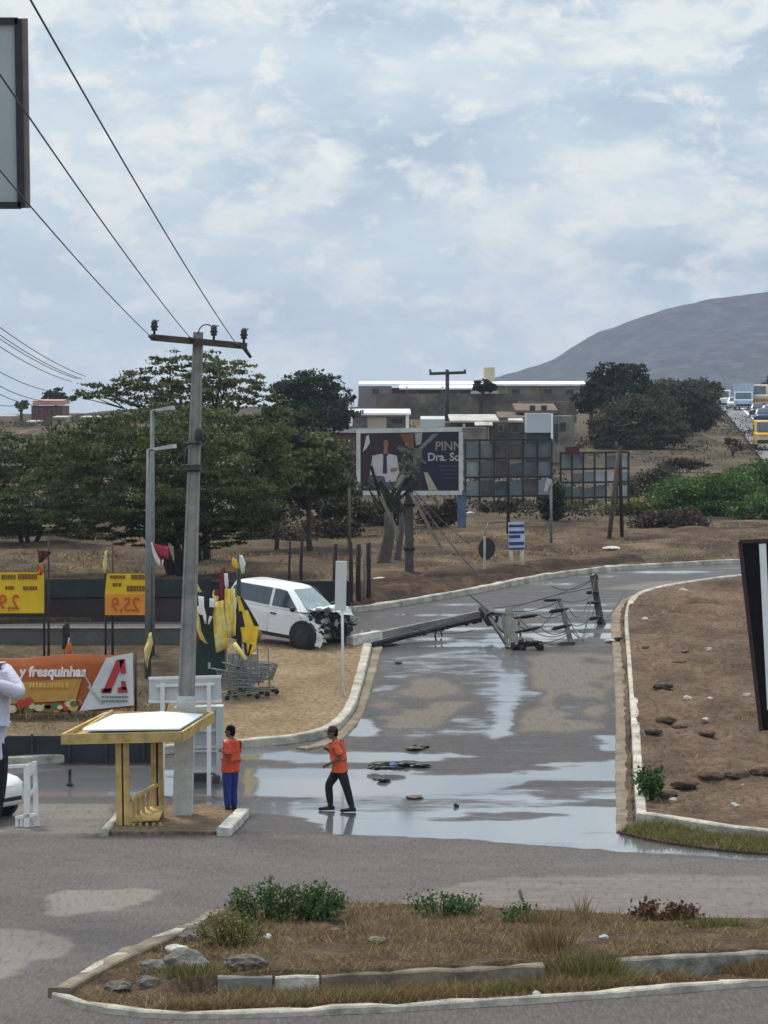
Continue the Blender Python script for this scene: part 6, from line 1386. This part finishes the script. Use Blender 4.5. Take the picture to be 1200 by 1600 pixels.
T('field_tree', 'low dusty tree against the left leg of the billboard', 'tree', 533, 126,
  [(530, 770, 34, 34, 0), (555, 800, 30, 24, -1), (510, 800, 30, 26, 0)], lf_grey, .18, 5000, tr=.08, group=gT, shell=.2, flat=.5)
gH = 'trees on the hill'
T('hill_tree', 'dark round topped tree on the skyline left of the long house', 'tree', 496, 205, [(490, 606, 48, 26), (455, 612, 34, 22), (520, 622, 32, 20, 1), (500, 648, 58, 26, -1), (455, 650, 40, 30)], lf_dark, .27, 15000, tr=.3, group=gH, shell=.3)
T('hill_tree', 'open grey green tree with a ragged top right of the long house', 'tree', 958, 250, [(950, 582, 18, 14), (975, 580, 18, 12), (995, 580, 16, 13, 1), (935, 594, 18, 14), (965, 604, 38, 18), (1000, 602, 18, 16, 1), (945, 622, 32, 18)], lf_dark, .30, 7000, tr=.28, group=gH, shell=.2, spread=.2)
T('hill_tree', 'dark round evergreen beside the short cream wall', 'tree', 925, 246, [(922, 626, 25, 20), (930, 610, 18, 14)], lf_dark, .34, 3600, tr=.2, group=gH, shell=.4)
T('hill_tree', 'broad grey green tree, left one of the mass beside the highway bank', 'tree', 985, 228, [(985, 655, 50, 36), (955, 675, 36, 34, -1), (1015, 648, 44, 34, 1), (1000, 685, 50, 26, -1), (960, 700, 30, 20), (1040, 672, 40, 22)], lf_grey, .26, 19000, tr=.3, group=gH, shell=.4)
T('hill_tree', 'tall grey green tree, middle one of the mass beside the highway bank', 'tree', 1055, 262, [(1050, 618, 50, 24), (1030, 636, 46, 32), (1080, 625, 44, 28, 1), (1060, 655, 50, 24), (1095, 650, 36, 20)], lf_grey, .28, 19000, tr=.3, group=gH, shell=.4)
T('hill_tree', 'dark bushy tree touching the vehicles at the top of the highway', 'tree', 1105, 310, [(1098, 618, 26, 26), (1118, 612, 12, 18), (1090, 645, 32, 20), (1118, 645, 10, 14)], lf_dark, .30, 9000, tr=.3, group=gH, shell=.4)
T('hill_tree', 'pale green treetop at the right edge above the bus', 'tree', 1212, 415, [(1205, 600, 14, 14), (1222, 605, 20, 20), (1212, 622, 20, 14)], lf_mes2, .5, 1800, tr=.3, group=gH)
T('hill_tree', 'small round dark tree in front of the long house roof', 'tree', 755, 262, [(757, 601, 16, 8), (750, 605, 12, 7), (766, 606, 12, 7)], lf_dark, .32, 1800, tr=.2, group=gH, shell=.4)
T('hill_tree', 'dark dome shaped tree just above the pink roofed house', 'tree', 88, 358, [(87, 616, 17, 9), (97, 624, 9, 9), (78, 620, 10, 8)], lf_dark, .42, 1700, tr=.25, group=gH, shell=.4)
T('hill_tree', 'tiny round tree standing alone on the far left skyline', 'tree', 33, 365, [(33, 634, 10, 9)], lf_mes, .42, 700, tr=.2, group=gH, shell=.3)
gS = 'scrub bushes below the highway bank'
for px, d, lst, leaf, n, s in (
    (860, 122, [(862, 775, 20, 26), (868, 800, 16, 16), (852, 795, 12, 18)], lf_dark, 2600, 'dark upright shrub behind the short lamp post'),
    (1110, 128, [(1090, 768, 62, 22), (1140, 762, 52, 22, 2), (1050, 785, 48, 18), (1110, 790, 70, 16, -1)], lf_green, 14000, 'wide bright green bush below the highway bank'),
    (1195, 131, [(1190, 740, 36, 22), (1160, 752, 40, 18, 1), (1215, 760, 40, 26)], lf_green, 6000, 'bright green bush at the right edge, upper one'),
    (1200, 121, [(1195, 790, 40, 20), (1170, 800, 36, 14), (1225, 795, 36, 18)], lf_green, 5000, 'bright green bush at the right edge, lower one'),
    (1015, 137, [(1010, 760, 34, 24), (1035, 745, 26, 20, 1), (990, 770, 22, 18)], lf_grey, 3600, 'dull grey bush right of the frame panels'),
    (1000, 126, [(1000, 790, 44, 14), (965, 795, 30, 12)], lf_olive, 2600, 'low olive thicket below the frame panels'),
    (1055, 121, [(1060, 812, 44, 16), (1020, 815, 36, 14)], lf_drydark, 3200, 'dead grey thicket in front of the green bushes'),
    (905, 130, [(905, 785, 34, 12), (880, 790, 20, 10)], lf_olive, 1800, 'low scrub patch in front of the lower panels'),
    (800, 134, [(800, 790, 26, 10), (770, 792, 24, 10)], lf_drydark, 1800, 'dry brush heap under the long frame panels'),
    (690, 128, [(680, 805, 26, 22), (705, 800, 18, 20)], lf_drydark, 2400, 'tangle of dead branches under the billboard'),
    (600, 126, [(590, 810, 24, 20), (615, 800, 18, 20)], lf_drydark, 2200, 'dark dead brush behind the thick dead trunk'),
    (530, 150, [(520, 740, 40, 24), (545, 720, 24, 22)], lf_grey, 3600, 'dusty scrub below the small house with the veranda'),
    (430, 150, [(430, 800, 50, 22), (380, 810, 40, 18)], lf_drydark, 3000, 'bare brown thicket under the trees right of the big mesquite'),
    (1075, 200, [(1075, 725, 28, 9), (1050, 728, 20, 8)], lf_drydark, 1200, 'dark dry shrub halfway up the bank'),
    (1145, 240, [(1143, 690, 12, 7), (1155, 700, 9, 6)], lf_drydark, 600, 'small dry shrub near the yellow minibus')):
    d = G(px, max(q[1]+q[3] for q in lst)+2).y; lst = [q[:4] for q in lst]
    T('bush', s, 'bush', px, d, lst, leaf, .17 if d < 180 else .26, n, tr=.04, group=gS, stems=3, shell=.25, flat=.6, spread=.18)
for px, d, lst, leaf, n, s in ((20, 122, [(20, 832, 60, 12), (-30, 835, 50, 12)], lf_grey, 2600, 'low grey scrub under the wide mesquite at the left edge'), (120, 121, [(118, 834, 46, 11), (160, 838, 36, 9)], lf_drydark, 2200, 'brown thicket under the gap between the two big mesquites'), (420, 118, [(415, 835, 46, 14), (455, 838, 40, 12)], lf_drydark, 2600, 'brown undergrowth behind the thin stakes above the car'), (505, 121, [(505, 825, 40, 16), (535, 830, 30, 14)], lf_drydark, 2600, 'dead brown undergrowth left of the billboard leg')):
    d = G(px, max(q[1]+q[3] for q in lst)+2).y
    T('bush', s, 'bush', px, d, lst, leaf, .15, n, tr=.03, group='undergrowth beneath the field trees', stems=3, shell=.2, flat=.6, spread=.2)
# scattered far scrub one cannot count, all over the hillside
def blades(name, pts, h, w, leaf, lean=.35, kind='stuff'):
    n = len(pts); a = rng.uniform(0, 2*np.pi, n); d = np.stack([np.cos(a), np.sin(a), np.zeros(n)], 1)*w/2
    l = rng.normal(size=(n, 3))*lean; l[:, 2] = 1; hh = (h*rng.uniform(.45, 1.25, n))[:, None]
    v = np.stack([pts-d, pts+d, pts+l*hh], 1).reshape(-1, 3)
    me = poly_mesh(v, np.arange(3*n).reshape(-1, 3), np.clip(rng.normal(.5, .25, n), 0, 1)); me.name = name
    return tag(link(name, me, leaf), kind=kind)
def scatter(poly, n, zfun, clump=1.2, thr=.5, seed=3):
    poly = np.array(poly); out = []; tot = 0
    while tot < n:
        x = rng.uniform(poly[:, 0].min(), poly[:, 0].max(), n*2); y = rng.uniform(poly[:, 1].min(), poly[:, 1].max(), n*2)
        k = inpoly(x, y, [tuple(p) for p in poly]) & (fbm(x, y, clump, 3, seed) > thr); out.append(np.stack([x[k], y[k]], 1)); tot += k.sum()
    q = np.concatenate(out)[:n]; return np.column_stack([q, zfun(q[:, 0], q[:, 1])])
def field_scatter():
    fpoly = [(p.x, p.y+.5) for p in FAR if -16 < p.x < 22]+[(22, 139), (-18, 139)]
    zq = lambda x, y: zfa(x, y)+.12
    blades('dry_grass', scatter(fpoly, 20000, zq, 2.2, .46), .12, .05, lf_dry, .9)
    blades('dead_scrub', scatter(fpoly, 1500, zq, 1.6, .60, 9), .2, .04, lf_drydark, .9)
    h = [(-40, 140), (40, 140), (60, 300), (30, 400), (-70, 400), (-60, 250)]
    pts = scatter(h, 1900, lambda x, y: zfa(x, y)+.1, 14, .52, 12)
    pts = np.repeat(pts, 26, 0)+rng.normal(size=(1900*26, 3))*np.array([.30, .30, .09])+np.array([0, 0, .12])
    t = np.clip(rng.normal(.4, .25, len(pts)), 0, 1); me = leaf_quads(pts, .16, t); me.name = 'hill_scrub'; tag(link('hill_scrub', me, lf_drydark), kind='stuff')
    pts = scatter(h, 620, lambda x, y: zfa(x, y)+.1, 18, .57, 15); pts = np.repeat(pts, 60, 0)+rng.normal(size=(620*60, 3))*np.array([.55, .55, .2])+np.array([0, 0, .35])
    me = leaf_quads(pts, .24, np.clip(rng.normal(.4, .25, len(pts)), 0, 1)); me.name = 'hill_bushes'; tag(link('hill_bushes', me, lf_grey), kind='stuff')
    # verge, lot corner and median
    blades('verge_grass', scatter([(p.x, p.y) for p in verge], 5200, lambda x, y: zfa(x, y)+.05, .5, .42), .13, .022, lf_olive, .6)
    md = [(p.x, p.y) for p in mf if p.x < 7]+[(7, 50)]+[(p.x, p.y) for p in mbk if p.x < 7]
    blades('median_dry_grass', scatter(md, 17000, medz, .8, .47, 31), .10, .014, lf_dry, .9)
    fr = [(wxs[0]+.2, wys[0]-.75)]+[(x, np.interp(x, [p.x for p in mf], [p.y for p in mf])+.25) for x in np.linspace(-2.4, 6.5, 12)]+[(x, np.interp(x, wxs, wys)-.1) for x in np.linspace(6.5, -2.4, 12)]
    blades('kerbside_dry_grass', scatter(fr, 9000, lambda x, y: medz(x, y), .5, .45, 35), .17, .016, lf_dry, .8)
    pts = scatter(md, 2600, medz, .9, .42, 33); pts[:, 2] += .01; me = leaf_quads(np.repeat(pts, 2, 0)+rng.normal(size=(5200, 3))*.02, .045, np.clip(rng.normal(.5, .3, 5200), 0, 1)); me.name = 'leaf_litter'; tag(link('leaf_litter', me, lf_dry), kind='stuff')
    blades('kerbside_green_grass', scatter(fr, 900, lambda x, y: medz(x, y), .6, .56, 36), .20, .016, lf_olive, .6)
    rl = [(p.x, p.y) for p in RIGHT]+[(p.x, p.y) for p in rfront]
    blades('dry_grass_remains', scatter(rl, 2600, rz, 1.2, .56, 41), .10, .03, lf_dry, 1.0)
    blades('roadside_litter_grass', scatter([(a.x, a.y) for a in GL([(60, 1190), (245, 1174), (250, 1150), (0, 1160), (0, 1100), (240, 1095), (240, 1150)])], 700, lambda x, y: zfa(x, y)+.2, .7, .4, 43), .16, .03, lf_dry, .8)
field_scatter()
# ------------------------------------------------------------------ plants and stones on the median
def weed(name, label, px, py, w, h, n, leaf, size, stems=9, cat='plant', bl=3, zb=None):
    g = G(px, py); g.z = float(medz(g.x, g.y)) if zb is None else zb; s = g.y/F; W, H = w*s, h*s
    t = thing(name, g, label, cat); R = random.Random(int(px)); pts = []; m = MB()
    for k in range(stems):
        x = R.uniform(-.5, .5)*W; e = Vector((x*1.05, R.uniform(-.3, .3)*min(W, .8), H*R.uniform(.55, 1.0)*(1-.5*(abs(x)/W*1.6)**2))); a = Vector((x*.7, e.y*.6, -.03))
        m.tube(limb(a, e, .12, 4, R), [.010, .009, .007, .004], 5); k2 = n//stems
        f = rng.beta(1.6, 1.0, k2)[:, None]; base = np.array(a)+(np.array(e)-np.array(a))*f
        pts.append(base+rng.normal(size=(k2, 3))*np.array([.075, .075, .045]))
    m.build('stem', m_bark if leaf is lf_drydark else lf_weed, t, True, local=True)
    pts = np.concatenate(pts); pts[:, 2] = np.maximum(pts[:, 2], .0)
    me = leaf_quads(pts, size, np.clip(rng.normal(.5, .25, len(pts)), 0, 1), .1, .62); me.name = 'foliage'; link('foliage', me, leaf, t); return t
weed('weed_bush', 'wide leafy dark green weed bush at the left of the median', 440, 1462, 180, 70, 3400, lf_weed, .07, 34)
weed('weed_bush', 'leafy weed clump in the middle of the median by the far kerb', 690, 1447, 108, 40, 1000, lf_weed, .065, 18)
weed('weed_bush', 'small dark leafy weed right of the middle clump', 808, 1462, 42, 30, 320, lf_weed, .07, 7)
weed('weed_bush', 'leafy green plant behind the white kerb of the dirt lot', 1016, 1258, 34, 66, 420, lf_green, .13, 8, zb=.25)
weed('dry_brush', 'heap of red brown dead brush on the right of the median', 1030, 1454, 110, 26, 900, MLEAF('red_brown_brush', (.06, .025, .015), (.17, .08, .045), .1), .08, 14)
def tuft(label, px, py, w, h, n, leaf, zb=None):
    g = G(px, py); g.z = float(medz(g.x, g.y)) if zb is None else zb; s = g.y/F
    q = rng.normal(size=(n, 2))*np.array([w*s*.22, .16]); pts = np.column_stack([q[:, 0], q[:, 1], np.zeros(n)])
    a = rng.uniform(0, 2*np.pi, n); wd = .011; d = np.stack([np.cos(a), np.sin(a), np.zeros(n)], 1)*wd
    l = np.column_stack([q[:, 0]*1.2+rng.normal(size=n)*.3, rng.normal(size=n)*.35, np.ones(n)]); hh = (h*s*rng.uniform(.4, 1.15, n))[:, None]
    v = np.stack([pts-d, pts+d, pts+l*hh*.6+np.array([0, 0, .0])+d*.6, pts+l*hh], 1).reshape(-1, 3)
    me = poly_mesh(v, np.arange(4*n).reshape(-1, 4), np.clip(rng.normal(.5, .25, n), 0, 1)); me.name = 'grass_tuft'; o = link('grass_tuft', me, leaf); o.location = g
    return tag(o, label, 'grass tuft', 'grass tufts on the median')
weed('weed_bush', 'yellow green small leaved weed between the stones and the dark weed bush', 362, 1508, 98, 54, 1900, lf_olive, .05, 22)
tuft('green grass tuft filling the gap between the two long kerb blocks', 915, 1540, 120, 46, 800, lf_olive)
tuft('straw coloured tuft left of the green tuft in the kerb gap', 862, 1520, 80, 46, 330, lf_dry)
tuft('tall dry stalks standing by the far kerb right of the small weed', 912, 1452, 34, 40, 60, lf_dry)
tuft('low dry tuft right of the small dark weed', 850, 1466, 90, 24, 300, lf_dry)
tuft('straw tuft in front of the grey kerb block', 560, 1566, 170, 24, 480, lf_dry)
tuft('low olive tuft at the right end of the median', 1120, 1470, 140, 16, 420, lf_olive)
tuft('brown tuft at the right edge in front of the pale kerb', 1180, 1528, 90, 26, 360, lf_dry)
tuft('olive tuft at the foot of the grey stones', 300, 1556, 120, 20, 420, lf_olive)
def stone(label, px, py, rx, ry, rz_, seed, mat=m_rock, zf_=medz, cat='stone', group='stones lying about', name='stone'):
    g = G(px, py); z = float(zf_(g.x, g.y)); s = g.y/F
    o = MB().ball((0, 0, 0), (rx*s, max(ry, .5*rx)*s*1.1, rz_*s), seed, .3 if name == 'earth_clod' else 1, 3, lump=.45 if name == 'earth_clod' else .28).build(name, mat, None, name == 'earth_clod'); o.location = (g.x, g.y, z+rz_*s*.45); tag(o, label, cat, group); return o
stone('large grey stone at the left end of the median kerb', 298, 1545, 40, 26, 22, 41)
stone('long grey stone right of the large one, half under grass', 385, 1552, 34, 20, 15, 42, m_rockdark)
stone('grey stone behind and left of the large stone', 240, 1528, 24, 18, 17, 43)
stone('small dark round stone nearest the tip of the median', 186, 1556, 22, 15, 14, 44, m_rockdark)
stone('pale lump between the tip stone and the large stone', 232, 1552, 20, 12, 13, 45)
stone('pale broken block at the back corner beside the grass tuft', 302, 1484, 22, 14, 15, 46)
stone('flat pale stone left of the pale broken block', 276, 1500, 20, 12, 10, 47, m_dirtywhite)
stone('white pebble on the bare soil below the leafy weed bush', 418, 1494, 8, 6, 5, 48, m_dirtywhite)
stone('dark clod on the bare soil right of the leafy bush', 524, 1482, 10, 7, 6, 49, m_rockdark)
stone('tan stone behind the long beige kerb', 590, 1502, 16, 10, 8, 50, m_gutter)
stone('pale stone at the broken kerb end by the green tuft', 888, 1506, 9, 7, 7, 51, m_dirtywhite)
stone('white stone on the end of the right hand kerb block', 943, 1495, 8, 6, 5, 52, m_dirtywhite)
stone('pale chip on the low front kerb near the middle', 838, 1562, 7, 5, 5, 53, m_dirtywhite)
tag(rebase(MB().beam(G(812, 1394, .0)+Vector((0, 0, .02)), G(818, 1412, .03), .05, .03, .02, .02).build('stick', m_wooddark)), 'small dark stick lying on the road in front of the median', 'stick')
Rr = random.Random(5)
for i, (px, py, r, mt, s) in enumerate(((1110, 1112, 7, m_dirtywhite, 'bright white scrap on the bare dirt lot'), (1168, 1104, 8, m_dirtywhite, 'pale flat slab near the foot of the black wedge sign'), (1074, 1110, 8, m_dirtywhite, 'tan block left of the bright white scrap'), (1102, 1140, 6, m_dirtywhite, 'pale pebble just in front of the bright white scrap'), (1067, 937, 8, m_dirtywhite, 'pale brick far back on the dirt lot'), (1007, 985, 6, m_dirtywhite, 'round pale stone near the far end of the white kerb'), (1008, 1028, 6, m_rockdark, 'dark clod near the white kerb'), (1070, 1036, 6, m_rockdark, 'dark clod in the middle of the dirt lot'), (1108, 1032, 5, m_dirtywhite, 'small pale chip in the middle of the dirt lot'), (1148, 1276, 9, m_dirtywhite, 'white stone at the front of the dirt lot'), (1052, 1266, 7, m_dirtywhite, 'pale pointed stone behind the front kerb'), (1162, 1250, 6, m_dirtywhite, 'small pale stone on the brown heap at right'))):
    stone(s, px, py, r, r*.6, r*.6, 60+i, mt, rz)
for i, (px, py, rx) in enumerate(((1040, 1142, 26), (1062, 1150, 20), (1020, 1160, 22), (1105, 1162, 22), (1036, 1092, 24), (1060, 1052, 18), (1070, 1246, 34), (1110, 1238, 36), (1042, 1258, 26), (1150, 1236, 34), (1190, 1230, 30))):
    nm = ['beside the kerb, largest of the middle row', 'right of the largest in the middle row', 'against the white kerb in the middle row', 'well right of the middle row', 'higher up by the white kerb', 'highest, below the dark clods', 'left part of the front heap', 'middle of the front heap', 'by the leafy green plant', 'right part of the front heap', 'at the right edge of the front heap']
    stone('brown earth clod on the dirt lot, '+nm[i], px, py, rx*.62, rx*.4, rx*.24, 80+i, m_dirt, rz, 'earth clod', 'clods of earth on the dirt lot', 'earth_clod')
for i, (px, py, rx, mt, s) in enumerate(((595, 918, 14, m_dirtywhite, 'pale torn sheet lying at the foot of the fence posts'), (660, 912, 6, m_rock, 'grey stone right of the broken pole foot'), (672, 912, 7, m_rock, 'second grey stone right of the broken pole foot'), (735, 810, 8, m_dirtywhite, 'white box tilted in the grass by the billboard leg'), (955, 868, 15, m_dirtywhite, 'pale plank lying in the field by the bend'))):
    g = G(px, py); o = MB().ball((0, 0, 0), (rx*g.y/F, rx*g.y/F*.6, rx*g.y/F*.28), 95+i, 1, 2).build('scrap' if mt is m_dirtywhite else 'stone', mt); o.location = g+Vector((0, 0, .25)); tag(o, s, 'scrap' if mt is m_dirtywhite else 'stone', 'scraps in the field')
print('objects', len(bpy.data.objects), 'faces', sum(len(m.polygons) for m in bpy.data.meshes))
